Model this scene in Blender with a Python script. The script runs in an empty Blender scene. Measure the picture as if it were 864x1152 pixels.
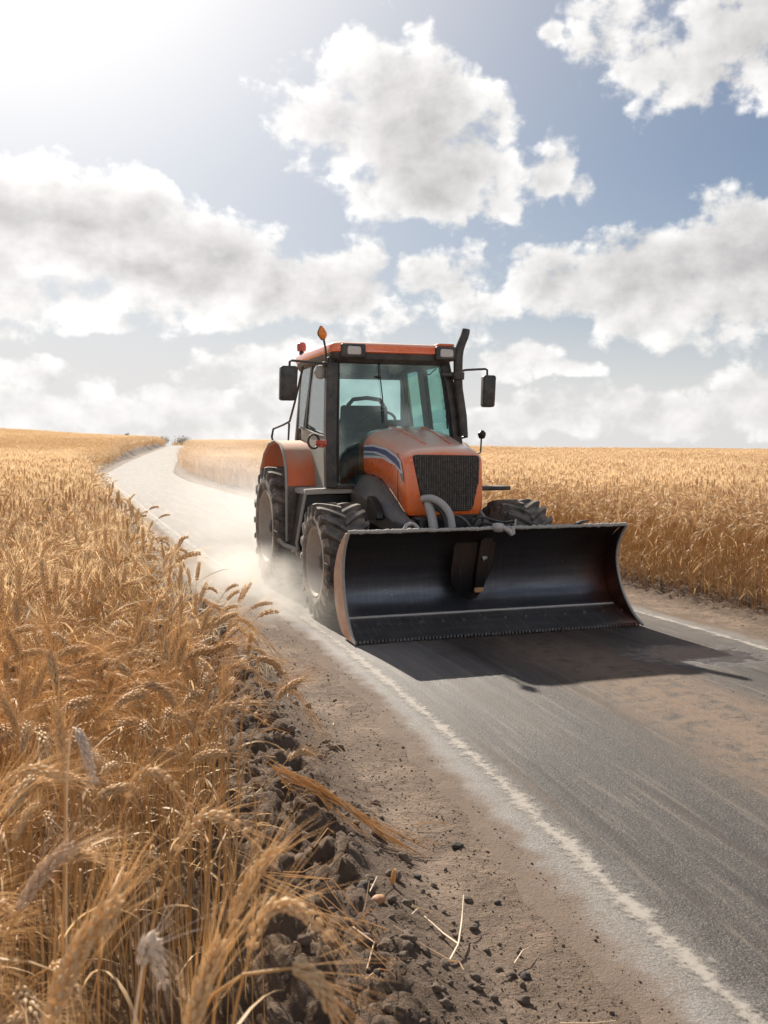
import bpy, math, random
import numpy as np
from mathutils import Vector, Matrix

R = math.radians
rnd = random.Random(7)
sc = bpy.context.scene
col = sc.collection

# ------------------------------------------------------------------ camera
cam_d = bpy.data.cameras.new('camera')
cam = bpy.data.objects.new('camera', cam_d)
col.objects.link(cam)
cam_d.sensor_fit = 'VERTICAL'
cam_d.sensor_height = 36.0
cam_d.lens = 33.75
cam_d.clip_start = 0.05
cam_d.clip_end = 5000
PITCH = math.atan(76 / 1080)
cam.location = (0, 0, 1.7)
cam.rotation_euler = (math.pi / 2 - PITCH, 0, 0)
cam_d.dof.use_dof = True
cam_d.dof.focus_distance = 8.6
cam_d.dof.aperture_fstop = 10.0
sc.camera = cam

# ------------------------------------------------------------------ light
SUN_AZ, SUN_EL = -24.0, 35.0          # degrees, azimuth measured from +Y towards +X
sd = bpy.data.lights.new('sun', 'SUN')
sun = bpy.data.objects.new('sun', sd)
col.objects.link(sun)
sd.energy = 5.0
sd.angle = R(0.6)
sd.color = (1.0, 0.93, 0.82)
_s = Vector((math.sin(R(SUN_AZ)) * math.cos(R(SUN_EL)), math.cos(R(SUN_AZ)) * math.cos(R(SUN_EL)), math.sin(R(SUN_EL))))
sun.rotation_euler = _s.to_track_quat('Z', 'Y').to_euler()

sc.view_settings.view_transform = 'Standard'
sc.view_settings.look = 'None'
sc.view_settings.gamma = 1
sc.view_settings.use_curve_mapping = False
sc.view_settings.exposure = 0.92
sc.render.engine = 'CYCLES'
cy = sc.cycles
cy.max_bounces = 6
cy.diffuse_bounces = 3
cy.glossy_bounces = 3
cy.transmission_bounces = 4
cy.transparent_max_bounces = 10
cy.volume_bounces = 0
cy.use_denoising = True
cy.sample_clamp_indirect = 6
cy.volume_step_rate = 2.0
cy.volume_max_steps = 96


# ------------------------------------------------------------------ node helper
class NT:
    def __init__(s, tree):
        s.t = tree
        s.n = tree.nodes
        s.l = tree.links

    def new(s, typ, ins=None, **kw):
        n = s.n.new(typ)
        for k, v in kw.items():
            setattr(n, k, v)
        for k, v in (ins or {}).items():
            s.set(n, k, v)
        return n

    def set(s, n, k, v):
        sock = n.inputs[k]
        if isinstance(v, bpy.types.NodeSocket):
            s.l.new(v, sock)
        elif isinstance(v, bpy.types.Node):
            s.l.new(v.outputs[0], sock)
        else:
            if isinstance(v, (tuple, list)) and sock.type == 'RGBA' and len(v) == 3:
                v = (*v, 1)
            sock.default_value = v

    def m(s, op, a, b=None, c=None, clamp=False):
        n = s.n.new('ShaderNodeMath')
        n.operation = op
        n.use_clamp = clamp
        for i, v in enumerate((a, b, c)):
            if v is not None:
                s.set(n, i, v)
        return n.outputs[0]

    def v(s, op, a, b=None, c=None):
        n = s.n.new('ShaderNodeVectorMath')
        n.operation = op
        for i, x in enumerate((a, b, c)):
            if x is not None:
                s.set(n, i, x)
        return n.outputs[1] if op in ('DOT_PRODUCT', 'LENGTH', 'DISTANCE') else n.outputs[0]

    def mix(s, f, a, b):
        n = s.n.new('ShaderNodeMix')
        n.data_type = 'RGBA'
        s.set(n, 0, f)
        s.set(n, 6, a)
        s.set(n, 7, b)
        return n.outputs[2]

    def ss(s, x, a, b):
        n = s.n.new('ShaderNodeMapRange')
        n.interpolation_type = 'SMOOTHSTEP'
        s.set(n, 0, x)
        n.inputs[1].default_value = a
        n.inputs[2].default_value = b
        return n.outputs[0]

    def noise(s, vec, scale, detail=4, rough=0.55, dist=0.0, dim='3D'):
        n = s.new('ShaderNodeTexNoise', {'Vector': vec, 'Scale': scale, 'Detail': detail, 'Roughness': rough, 'Distortion': dist}, noise_dimensions=dim)
        return n.outputs[0]


# ------------------------------------------------------------------ sky
world = bpy.data.worlds.new('World')
sc.world = world
world.use_nodes = True
W = NT(world.node_tree)
W.n.clear()
STR = 0.05


def pix_dir(px, py):
    x = (px - 432) / 1080
    y = -(py - 576) / 1080
    d = Vector((x, math.cos(PITCH) + y * math.sin(PITCH), -math.sin(PITCH) + y * math.cos(PITCH))).normalized()
    return math.atan2(d.x, d.y), math.asin(d.z)


# cloud banks of the sky, each a soft ellipse: x, y, half width, half height, strength (all turned into azimuth / elevation)
BL = [(392, 118, 78, 52, 1), (452, 135, 92, 72, 1.15), (528, 172, 62, 58, 1.1), (478, 205, 82, 44, 1), (340, 130, 38, 34, .8), (560, 215, 36, 30, .8),
      (622, 186, 24, 34, .85), (655, 205, 12, 14, .6),
      (-20, 250, 130, 62, 1.2), (110, 262, 110, 64, 1.25), (215, 300, 105, 58, 1.3), (330, 326, 95, 44, 1.2), (400, 318, 42, 42, .9), (60, 330, 120, 30, .9),
      (640, 318, 72, 38, .95), (740, 322, 92, 54, 1.2), (845, 310, 95, 68, 1.3), (950, 330, 90, 70, 1.2), (600, 330, 40, 24, .7),
      (690, 12, 52, 34, .62), (735, 62, 60, 44, .68), (800, 40, 74, 56, .78), (862, 20, 60, 66, .85), (790, 105, 48, 26, .5), (664, 52, 22, 20, .45),
      (592, 404, 38, 19, .9), (640, 414, 26, 10, .6), (528, 274, 14, 12, .55), (345, 186, 26, 15, .5),
      (495, 312, 52, 30, .85), (525, 352, 50, 30, .75), (450, 345, 46, 30, .6),
      (860, 452, 110, 30, 1.0), (740, 462, 120, 26, .95), (610, 470, 110, 22, .85),
      (20, 415, 62, 17, .85), (90, 424, 40, 15, .7), (60, 455, 150, 26, .8), (220, 462, 170, 32, .85), (285, 412, 60, 22, .75), (345, 400, 60, 24, .7),
      (120, 368, 40, 8, .6), (0, 372, 30, 10, .6), (400, 480, 230, 22, .7), (625, 34, 10, 10, .6)]
grp = bpy.data.node_groups.new('cloud_density', 'ShaderNodeTree')
grp.interface.new_socket('P', in_out='INPUT', socket_type='NodeSocketVector')
grp.interface.new_socket('D', in_out='OUTPUT', socket_type='NodeSocketFloat')
grp.interface.new_socket('N', in_out='OUTPUT', socket_type='NodeSocketFloat')
grp.interface.new_socket('B', in_out='OUTPUT', socket_type='NodeSocketFloat')
G = NT(grp)
gi = G.n.new('NodeGroupInput')
go = G.n.new('NodeGroupOutput')
P0 = gi.outputs[0]
nz = G.new('ShaderNodeTexNoise', {'Vector': P0, 'Scale': 9.0, 'Detail': 3, 'Roughness': .55})
warp = G.v('SCALE', G.v('SUBTRACT', nz.outputs[1], (.5, .5, .5)))
warp.node.inputs[3].default_value = .05
Pw = G.v('ADD', P0, warp)
acc = None
for (x, y, sx, sy, w) in BL:
    a, e = pix_dir(x, y)
    rx, ry = sx / 1080 * math.cos(a), sy / 1080
    kx, ky = 1 / (rx * 1.30), 1 / (ry * 1.30)
    q = G.v('MULTIPLY_ADD', Pw, (kx, ky, 0), (-a * kx, -e * ky, 0))
    d = G.m('MULTIPLY_ADD', G.v('DOT_PRODUCT', q, q), -w, w)
    if acc is None:
        acc = d
    else:
        n = G.m('SMOOTH_MAX', acc, d, .25)
        acc = n
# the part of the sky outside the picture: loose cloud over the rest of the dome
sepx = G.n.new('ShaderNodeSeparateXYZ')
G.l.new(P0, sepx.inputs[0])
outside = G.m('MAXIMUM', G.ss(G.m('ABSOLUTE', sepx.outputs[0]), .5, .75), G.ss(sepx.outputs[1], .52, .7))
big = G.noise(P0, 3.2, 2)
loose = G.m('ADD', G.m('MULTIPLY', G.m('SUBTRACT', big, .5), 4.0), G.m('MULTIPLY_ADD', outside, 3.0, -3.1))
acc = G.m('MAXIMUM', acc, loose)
acc = G.m('MAXIMUM', acc, -1.2)
f1 = G.noise(G.v('MULTIPLY', P0, (1, 1.3, 1)), 17, 8, .555, dim='2D')
vor = G.new('ShaderNodeTexVoronoi', {'Vector': Pw, 'Scale': 34.0, 'Detail': 2.0, 'Roughness': .55}, voronoi_dimensions='2D')
f2 = G.m('SUBTRACT', .9, vor.outputs[0])
D = G.m('ADD', acc, G.m('MULTIPLY', G.m('SUBTRACT', f1, .5), 2.5))
D = G.m('ADD', D, G.m('MULTIPLY', G.m('SUBTRACT', f2, .5), .40))
G.l.new(D, go.inputs[0])
G.l.new(f1, go.inputs[1])
G.l.new(G.m('ADD', G.m('MULTIPLY', acc, .95), G.m('MULTIPLY', G.m('SUBTRACT', f1, .5), 1.1)), go.inputs[2])

tc = W.n.new('ShaderNodeTexCoord')
sp = W.n.new('ShaderNodeSeparateXYZ')
W.l.new(W.v('NORMALIZE', tc.outputs['Generated']), sp.inputs[0])
az = W.m('ARCTAN2', sp.outputs[0], sp.outputs[1])
el = W.m('ARCSINE', sp.outputs[2])
cb = W.n.new('ShaderNodeCombineXYZ')
W.l.new(az, cb.inputs[0])
W.l.new(el, cb.inputs[1])


def dens(vec):
    n = W.n.new('ShaderNodeGroup')
    n.node_tree = grp
    W.l.new(vec, n.inputs[0])
    return n.outputs[0], n.outputs[1], n.outputs[2]


D0, N0, B0 = dens(cb.outputs[0])
SD = Vector((R(SUN_AZ), R(SUN_EL), 0))
tosun = W.v('NORMALIZE', W.v('SUBTRACT', tuple(SD), cb.outputs[0]))
off = W.v('SCALE', tosun)
off.node.inputs[3].default_value = .022
N1 = W.noise(W.v('MULTIPLY', W.v('ADD', cb.outputs[0], off), (1, 1.3, 1)), 17, 4, .58, dim='2D')
cover = W.ss(D0, -.09, .50)
thick = W.ss(B0, .30, 1.25)
lit = W.m('MULTIPLY_ADD', W.m('SUBTRACT', N0, N1), 1.8, .5, clamp=True)
sky = W.new('ShaderNodeTexSky', sky_type='NISHITA', sun_disc=False, sun_elevation=R(SUN_EL), sun_rotation=R(SUN_AZ),
            air_density=1.0, dust_density=1.0, ozone_density=1.4, altitude=100)
# brightness of a cloud: thin lit rims, greyer thick cores
lowel = W.ss(el, R(14), R(4))
cth = W.m('MULTIPLY_ADD', W.m('MULTIPLY', thick, W.m('MULTIPLY_ADD', lowel, -.65, 1.0)), -.40, 1.0)
cl = W.m('MULTIPLY', cth, W.m('MULTIPLY_ADD', lit, .5, .72))
dotS = W.v('DOT_PRODUCT', W.v('NORMALIZE', tc.outputs['Generated']), tuple(_s))
near_sun = W.m('POWER', W.m('MAXIMUM', dotS, 0), 9)
cl = W.m('MULTIPLY', cl, W.m('MULTIPLY_ADD', near_sun, .26, .88))
# added boost: unseen clouds opposite the sun brightened to fill the tractor front
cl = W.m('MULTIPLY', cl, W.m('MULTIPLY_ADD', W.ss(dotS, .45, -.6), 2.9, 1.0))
ccol = W.mix(thick, (1.0, 0.985, 0.96), (1.0, .965, .96))
CLV = 11.6
csc = W.v('SCALE', ccol)
W.l.new(W.m('MULTIPLY', cl, CLV), csc.node.inputs[3])
# thin high veil that whitens the sky around the sun and low over the horizon
veil_h = W.m('SUBTRACT', 1, W.ss(el, R(-1), R(17)))
lowv = W.m('SUBTRACT', 1, W.ss(el, R(0), R(9)))
veil = W.m('ADD', W.m('MULTIPLY', W.m('ADD', W.m('MULTIPLY', veil_h, .48), W.m('MULTIPLY', lowv, .5)), .9), W.m('MULTIPLY', W.m('POWER', W.m('MAXIMUM', dotS, 0), 7), 1.15), clamp=True)
skyg = W.mix(.17, W.v('MULTIPLY', sky.outputs[0], (.535, .645, .76)), (2.9, 3.0, 3.15))
skyc = W.mix(W.m('MULTIPLY', veil, .96), skyg, (8.3, 8.1, 8.1))
glow = W.v('SCALE', (1.0, .97, .93))
W.l.new(W.m('MULTIPLY', W.m('POWER', W.m('MAXIMUM', dotS, 0), 22), 7.0), glow.node.inputs[3])
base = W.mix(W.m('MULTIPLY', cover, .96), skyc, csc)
base = W.mix(W.m('MULTIPLY', W.m('SUBTRACT', 1, W.ss(el, R(0), R(8))), .35), base, (8.6, 8.45, 8.4))
tot = W.v('ADD', base, glow)
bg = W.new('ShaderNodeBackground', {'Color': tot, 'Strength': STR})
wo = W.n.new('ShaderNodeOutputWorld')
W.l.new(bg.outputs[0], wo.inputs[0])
world.cycles.sampling_method = 'MANUAL'
world.cycles.sample_map_resolution = 512


# ------------------------------------------------------------------ materials
def mat(name):
    m_ = bpy.data.materials.new(name)
    m_.use_nodes = True
    t = NT(m_.node_tree)
    t.n.clear()
    out = t.n.new('ShaderNodeOutputMaterial')
    return m_, t, out


def principled(t, out, ins):
    p = t.n.new('ShaderNodeBsdfPrincipled')
    for k, v in ins.items():
        t.set(p, k, v)
    t.l.new(p.outputs[0], out.inputs[0])
    return p


DUST = (.50, .40, .31)


def simple(name, colr, rough=.5, metal=0., dust=0., up=0., scale=6., bump=.0, spec=.5, dustcol=DUST, var=.15, coat=0.):
    """a painted / rubber / metal surface with a film of road dust that settles unevenly and on upward faces"""
    m_, t, out = mat(name)
    tc_ = t.n.new('ShaderNodeTexCoord')
    ob = tc_.outputs['Object']
    n1 = t.noise(ob, scale, 6, .62)
    n2 = t.noise(ob, scale * 9, 4, .6)
    c = t.mix(t.m('MULTIPLY', n1, var * 2), colr, tuple(x * .55 for x in colr))
    f = t.m('MULTIPLY', t.ss(t.m('ADD', t.m('MULTIPLY', n1, .7), t.m('MULTIPLY', n2, .3)), .30, .72), dust)
    if up:
        g = t.n.new('ShaderNodeNewGeometry')
        s_ = t.n.new('ShaderNodeSeparateXYZ')
        t.l.new(g.outputs['Normal'], s_.inputs[0])
        f = t.m('ADD', f, t.m('MULTIPLY', t.ss(s_.outputs[2], .25, .95), t.m('MULTIPLY_ADD', n1, .7 * up, .55 * up)), clamp=True)
    c = t.mix(f, c, dustcol)
    r_ = t.m('MULTIPLY_ADD', f, .9 - rough, t.m('MULTIPLY_ADD', n2, .12, rough - .06), clamp=True)
    ins = {'Base Color': c, 'Roughness': r_, 'Metallic': t.m('MULTIPLY', t.m('SUBTRACT', 1, f), metal), 'Specular IOR Level': spec}
    if coat:
        ins['Coat Weight'] = coat
        ins['Coat Roughness'] = .15
    if bump:
        b = t.new('ShaderNodeBump', {'Strength': bump, 'Distance': .004, 'Height': n2})
        ins['Normal'] = b
    principled(t, out, ins)
    return m_


M = {}
M['orange'] = simple('orange_paint', (.90, .15, .012), .26, dust=.10, up=.8, scale=3.5, bump=.1, var=.10, coat=1.0, dustcol=(.88, .68, .53))
M['orange_side'] = simple('orange_paint_side', (.70, .12, .02), .36, dust=.22, up=.2, scale=3, bump=.1, var=.10, coat=.2)
M['fender'] = simple('fender_paint', (.74, .14, .03), .45, dust=.28, up=.7, scale=4, bump=.15)
M['black'] = simple('black_trim', (.012, .012, .013), .42, dust=.16, up=.22, scale=8, bump=.1)
M['blackc'] = simple('black_clean', (.006, .006, .006), .4, dust=.03, scale=8)
M['mesh'] = simple('grille_wire', (.012, .012, .013), .5, dust=.5, scale=30)
M['grey'] = simple('grey_cast', (.055, .056, .06), .30, dust=.25, up=.12, scale=5, bump=.1)
M['mud'] = simple('dusty_plate', (.05, .045, .04), .7, dust=.85, up=.5, scale=5, bump=.3, dustcol=(.26, .21, .17))
M['dustedge'] = simple('dust_crust', (.45, .42, .38), .9, dust=.5, scale=40, bump=.8, dustcol=(.30, .26, .22))
M['door'] = simple('door_panel', (.30, .31, .27), .55, dust=.6, scale=4, bump=.15, dustcol=(.42, .39, .32))
M['tread'] = simple('tyre_tread', (.022, .021, .02), .7, dust=.6, up=.2, scale=9, bump=.5, dustcol=(.33, .27, .22))
M['side'] = simple('tyre_sidewall', (.03, .028, .026), .8, dust=1.0, scale=5, bump=.4, dustcol=(.52, .43, .35))
M['rim'] = simple('wheel_rim', (.42, .38, .34), .55, dust=.75, scale=6, bump=.2, dustcol=(.60, .51, .42))
M['hose'] = simple('grey_hose', (.42, .41, .40), .45, dust=.5, up=.2, scale=14, bump=.2)
M['steel'] = simple('pale_steel', (.45, .44, .43), .42, metal=.5, dust=.5, scale=30, bump=.4)
M['int'] = simple('cab_lining', (.035, .05, .052), .8, dust=.1, scale=5)
M['seat'] = simple('seat_cloth', (.03, .042, .05), .85, dust=.15, scale=7)
M['white'] = simple('white_decal', (.72, .72, .72), .4, dust=.18, scale=12)
M['blue'] = simple('blue_decal', (.03, .07, .22), .4, dust=.22, scale=12)
M['teal'] = simple('teal_decal', (.06, .22, .30), .4, dust=.22, scale=12)
M['amber'] = simple('amber_lens', (.85, .22, .01), .2, dust=.1, scale=20)
M['redlens'] = simple('red_lens', (.50, .05, .02), .25, dust=.25, scale=20)
M['lamp'] = simple('lamp_lens', (.62, .58, .54), .15, dust=.35, scale=40, bump=.6)
M['endplate'] = simple('end_plate_paint', (.34, .13, .06), .6, dust=.85, up=.2, scale=7, bump=.4, dustcol=(.50, .36, .27))
M['ochre'] = simple('ochre_block', (.40, .20, .07), .7, dust=.3, scale=30)
M['clod'] = simple('soil_clod', (.20, .14, .10), .95, dust=.5, scale=22, bump=1.0, dustcol=(.29, .215, .16))
M['darkstone'] = simple('dark_stone', (.035, .027, .022), .9, dust=.12, scale=30, bump=.5)
M['palestone'] = simple('pale_stone', (.17, .125, .092), .9, dust=.5, scale=30, bump=1.0, dustcol=(.25, .185, .138))
M['orangestone'] = simple('orange_stone', (.36, .15, .045), .6, dust=.3, scale=35, bump=.3)

# brushed dark blade steel, scored by what it scrapes up
def blade_mat(name, base, streak, rough):
    m_, t, out = mat(name)
    tc_ = t.n.new('ShaderNodeTexCoord')
    ob = tc_.outputs['Object']
    horiz = t.noise(t.v('MULTIPLY', ob, (.5, 5, 5)), 3.0, 6, .6)
    fine = t.noise(t.v('MULTIPLY', ob, (3, 60, 60)), 2.0, 5, .7)
    patch = t.noise(ob, 2.3, 5, .6)
    rust = t.ss(patch, .52, .75)
    c = t.mix(t.ss(horiz, .35, .8), base, tuple(min(1, x * 1.5) for x in base))
    sz_ = t.n.new('ShaderNodeSeparateXYZ')
    t.l.new(ob, sz_.inputs[0])
    c = t.mix(t.m('MULTIPLY', t.ss(t.m('ADD', sz_.outputs[0], t.m('MULTIPLY', patch, .5)), 1.25, 1.7), .8), c, (.17, .055, .025))
    c = t.mix(t.m('MAXIMUM', t.m('MULTIPLY', rust, .5), t.m('MULTIPLY', t.ss(t.m('ADD', sz_.outputs[2], t.m('MULTIPLY', patch, .3)), .50, .85), .7)), c, (.060, .038, .028))  # rust patches, plus a dark reflection painted in as brown towards the top
    c = t.mix(t.m('MULTIPLY', t.ss(fine, .6, .85), streak), c, (.42, .40, .38))
    # diagonal scratches
    sx_ = t.noise(t.v('MULTIPLY', t.v('ADD', ob, t.v('MULTIPLY', t.n['Noise Texture'].outputs[1], (.02, .02, .02))), (34, 1.5, 1.5)), 1.6, 3, .7)
    c = t.mix(t.m('MULTIPLY', t.ss(sx_, .56, .66), streak), c, (.5, .48, .45))
    specks = t.noise(ob, 60, 2, .5)
    c = t.mix(t.m('MULTIPLY', t.ss(specks, .74, .78), .8), c, (.5, .45, .4))
    b = t.new('ShaderNodeBump', {'Strength': .25, 'Distance': .004, 'Height': fine})
    principled(t, out, {'Base Color': c, 'Metallic': .75, 'Roughness': t.m('MULTIPLY_ADD', patch, .3, rough - .12), 'Normal': b})
    return m_


M['blade'] = blade_mat('blade_steel', (.085, .09, .105), .05, .30)
M['lug'] = blade_mat('lug_steel', (.004, .004, .004), .04, .6)
M['cutting'] = blade_mat('cutting_steel', (.17, .165, .165), .35, .36)


def glass_mat(name, tint, refl):
    m_, t, out = mat(name)
    tr = t.new('ShaderNodeBsdfTransparent', {'Color': tint})
    gl = t.new('ShaderNodeBsdfGlossy', {'Color': (1, 1, 1), 'Roughness': .04})
    lw = t.new('ShaderNodeLayerWeight', {'Blend': .25})
    tc_ = t.n.new('ShaderNodeTexCoord')
    d = t.ss(t.noise(tc_.outputs['Object'], 3.0, 6, .65), .45, .8)
    df = t.new('ShaderNodeBsdfDiffuse', {'Color': (.42, .38, .33)})
    mx = t.new('ShaderNodeMixShader', {0: t.m('MULTIPLY_ADD', lw.outputs[0], .30, refl, clamp=True), 1: tr.outputs[0], 2: gl.outputs[0]})
    mx2 = t.new('ShaderNodeMixShader', {0: t.m('MULTIPLY', d, .045), 1: mx.outputs[0], 2: df.outputs[0]})
    t.l.new(mx2.outputs[0], out.inputs[0])
    return m_


M['glass'] = glass_mat('tinted_glass', (.66, .82, .80), .03)
M['glass_rear'] = glass_mat('clear_rear_glass', (.97, .98, .98), .02)
M['glass_side'] = glass_mat('clear_side_glass', (.86, .92, .90), .16)


def straw_mat(name, a, b, trans=.35, rough=.55):
    m_, t, out = mat(name)
    oi = t.n.new('ShaderNodeObjectInfo')
    tc_ = t.n.new('ShaderNodeTexCoord')
    n = t.noise(tc_.outputs['Object'], 7, 3, .6)
    n2 = t.noise(tc_.outputs['Object'], 140, 2, .6)
    g = t.n.new('ShaderNodeNewGeometry')
    big_ = t.noise(g.outputs['Position'], .35, 4, .6)
    f = t.m('ADD', t.m('MULTIPLY', oi.outputs['Random'], .35), t.m('ADD', t.m('MULTIPLY', n, .45), t.m('MULTIPLY', n2, .2)), clamp=True)
    c = t.mix(f, a, b)
    c = t.mix(t.ss(big_, .45, .72), c, t.mix(.35, c, (.44, .26, .13)))
    p = t.new('ShaderNodeBsdfPrincipled', {'Base Color': c, 'Roughness': rough, 'Specular IOR Level': .35})
    tl = t.new('ShaderNodeBsdfTranslucent', {'Color': c})
    mx = t.new('ShaderNodeMixShader', {0: trans, 1: p.outputs[0], 2: tl.outputs[0]})
    t.l.new(mx.outputs[0], out.inputs[0])
    return m_


M['stem'] = straw_mat('wheat_stem', (.70, .45, .205), (.46, .27, .10), .34)
M['ear'] = straw_mat('wheat_ear', (.83, .62, .37), (.64, .44, .24), .34, .5)
M['awn'] = straw_mat('wheat_awn', (.90, .69, .43), (.78, .55, .31), .6)
M['leaf'] = straw_mat('wheat_leaf', (.79, .57, .33), (.60, .38, .17), .45)
M['ear_pale'] = straw_mat('bleached_ear', (.86, .76, .64), (.62, .50, .40), .3)
M['ear_grey'] = straw_mat('greyed_ear', (.78, .60, .44), (.58, .42, .29), .3)
M['leaf_pale'] = straw_mat('bleached_straw', (.80, .68, .52), (.68, .50, .32), .3)
M['bush'] = straw_mat('dry_bush_leaf', (.09, .085, .04), (.12, .085, .04), .3)
M['bark'] = simple('bush_bark', (.10, .075, .05), .9)


# ------------------------------------------------------------------ numpy noise
def _h(ix, iy, seed):
    n = (ix.astype(np.int64) * 374761393 + iy.astype(np.int64) * 668265263 + seed * 982451653) & 0xffffffff
    n = ((n ^ (n >> 13)) * 1274126177) & 0xffffffff
    n = (n ^ (n >> 16)) & 0xffff
    return n / 65535.0


def vnoise(x, y, seed=0):
    x = np.asarray(x, float)
    y = np.asarray(y, float)
    ix, iy = np.floor(x), np.floor(y)
    fx, fy = x - ix, y - iy
    fx = fx * fx * (3 - 2 * fx)
    fy = fy * fy * (3 - 2 * fy)
    a, b = _h(ix, iy, seed), _h(ix + 1, iy, seed)
    c, d = _h(ix, iy + 1, seed), _h(ix + 1, iy + 1, seed)
    return (a * (1 - fx) + b * fx) * (1 - fy) + (c * (1 - fx) + d * fx) * fy


def fbm(x, y, octv=4, seed=0, gain=.5):
    s, a, t = 0, 1, 0
    for i in range(octv):
        s = s + a * vnoise(x * 2 ** i + i * 17.3, y * 2 ** i - i * 9.1, seed + i)
        t += a
        a *= gain
    return s / t


def ss(x):
    x = np.clip(x, 0, 1)
    return x * x * (3 - 2 * x)


# ------------------------------------------------------------------ terrain
CP = np.array([(-60, 17.5), (-20, 8.4), (-8, 5.4), (0, 3.5), (2.76, 2.80), (3.89, 2.52), (5.01, 2.26), (6.98, 1.74), (9.59, .85), (15, -1.15), (23.5, -4.0),
               (31, -6.45), (36.7, -8.4), (43.7, -10.8), (55, -14.0), (63, -15.7), (70, -17.1), (76, -18.3), (84, -19.8), (95, -22.0), (105, -23.9), (130, -28.7), (160, -34.6),
               (180, -38.4), (205, -44), (240, -57), (300, -78), (500, -150), (1200, -400)])
_yy = np.arange(-60, 1200, .5)
_cc = np.interp(_yy, CP[:, 0], CP[:, 1])
for _ in range(3):
    k = np.array([1, 2, 3, 4, 3, 2, 1.]) / 16
    _cc = np.convolve(np.pad(_cc, 3, mode='edge'), k, mode='valid')


def C(y):
    return np.interp(y, _yy, _cc)


UK = 1.05


def U(x, y):
    return (x - C(y)) / UK


ZR = np.array([(-60, 0), (50, 0), (60, .06), (73, .26), (80, .38), (105, .66), (160, 1.2), (180, 1.42), (200, 1.5), (230, 1.25), (300, -.5), (500, -8), (1200, -30)])
_zz = np.interp(_yy, ZR[:, 0], ZR[:, 1])
for _ in range(12):
    _zz = np.convolve(np.pad(_zz, 3, mode='edge'), k, mode='valid')


def tz(x, y, detail=True):
    x = np.asarray(x, float)
    y = np.asarray(y, float)
    u = U(x, y)
    z0 = np.interp(y, _yy, _zz)
    lf = np.clip(-u, 0, None)
    rt = np.clip(u, 0, None)
    fade = 1 - ss((y - 170) / 140)
    z = z0 + 0
    z += 1.55 * ss((lf - 2.5) / 34) * ss((y - 38) / 112) * fade
    z += .75 * ss((lf - 2.2) / 1.6) * ss((y - 72) / 22) * (1 - ss((y - 160) / 35))
    z += .35 * ss((rt - 2.2) / 1.6) * ss((y - 64) / 16) * (1 - ss((y - 120) / 35))
    z += .13 * ss((lf - 2.25) / .4) * (1 - ss((y - 60) / 15))
    z += .05 * ss((rt - 2.35) / .4) * (1 - ss((y - 60) / 15))
    far = ss((rt - 6) / 45) * ss((y - 50) / 60)
    z -= far * (z0 + 1.0) * fade
    z += (fbm(x * .02, y * .02, 3, 5) - .5) * .5 * ss((np.abs(u) - 6) / 30)
    if detail:
        au = np.abs(u)
        wl = u < 0
        edge = fbm(x * 1.6, y * 1.6, 3, 11)
        clod = ss((au - (2.32 + .30 * edge)) / .16) * (1 - .55 * ss((au - 3.1) / .25))
        n = fbm(x * 7.5, y * 7.5, 4, 21, .6)
        rid = 1 - np.abs(2 * fbm(x * 14, y * 14, 3, 31, .6) - 1)
        h = (n - .47) * .19 + (rid - .7) * .09
        z += clod * h * np.where(wl, 1, .7)
        z += ss((au - 1.98) / .1) * (fbm(x * 14, y * 14, 3, 41) - .5) * .014
        # tufts of loose chips along the verge
        z += ss((au - 1.98) / .1) * np.clip(fbm(x * 30, y * 30, 2, 51) - .66, 0, 1) * .07
    return z


def tz1(x, y):
    return float(tz(np.array([x]), np.array([y]))[0])


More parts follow.
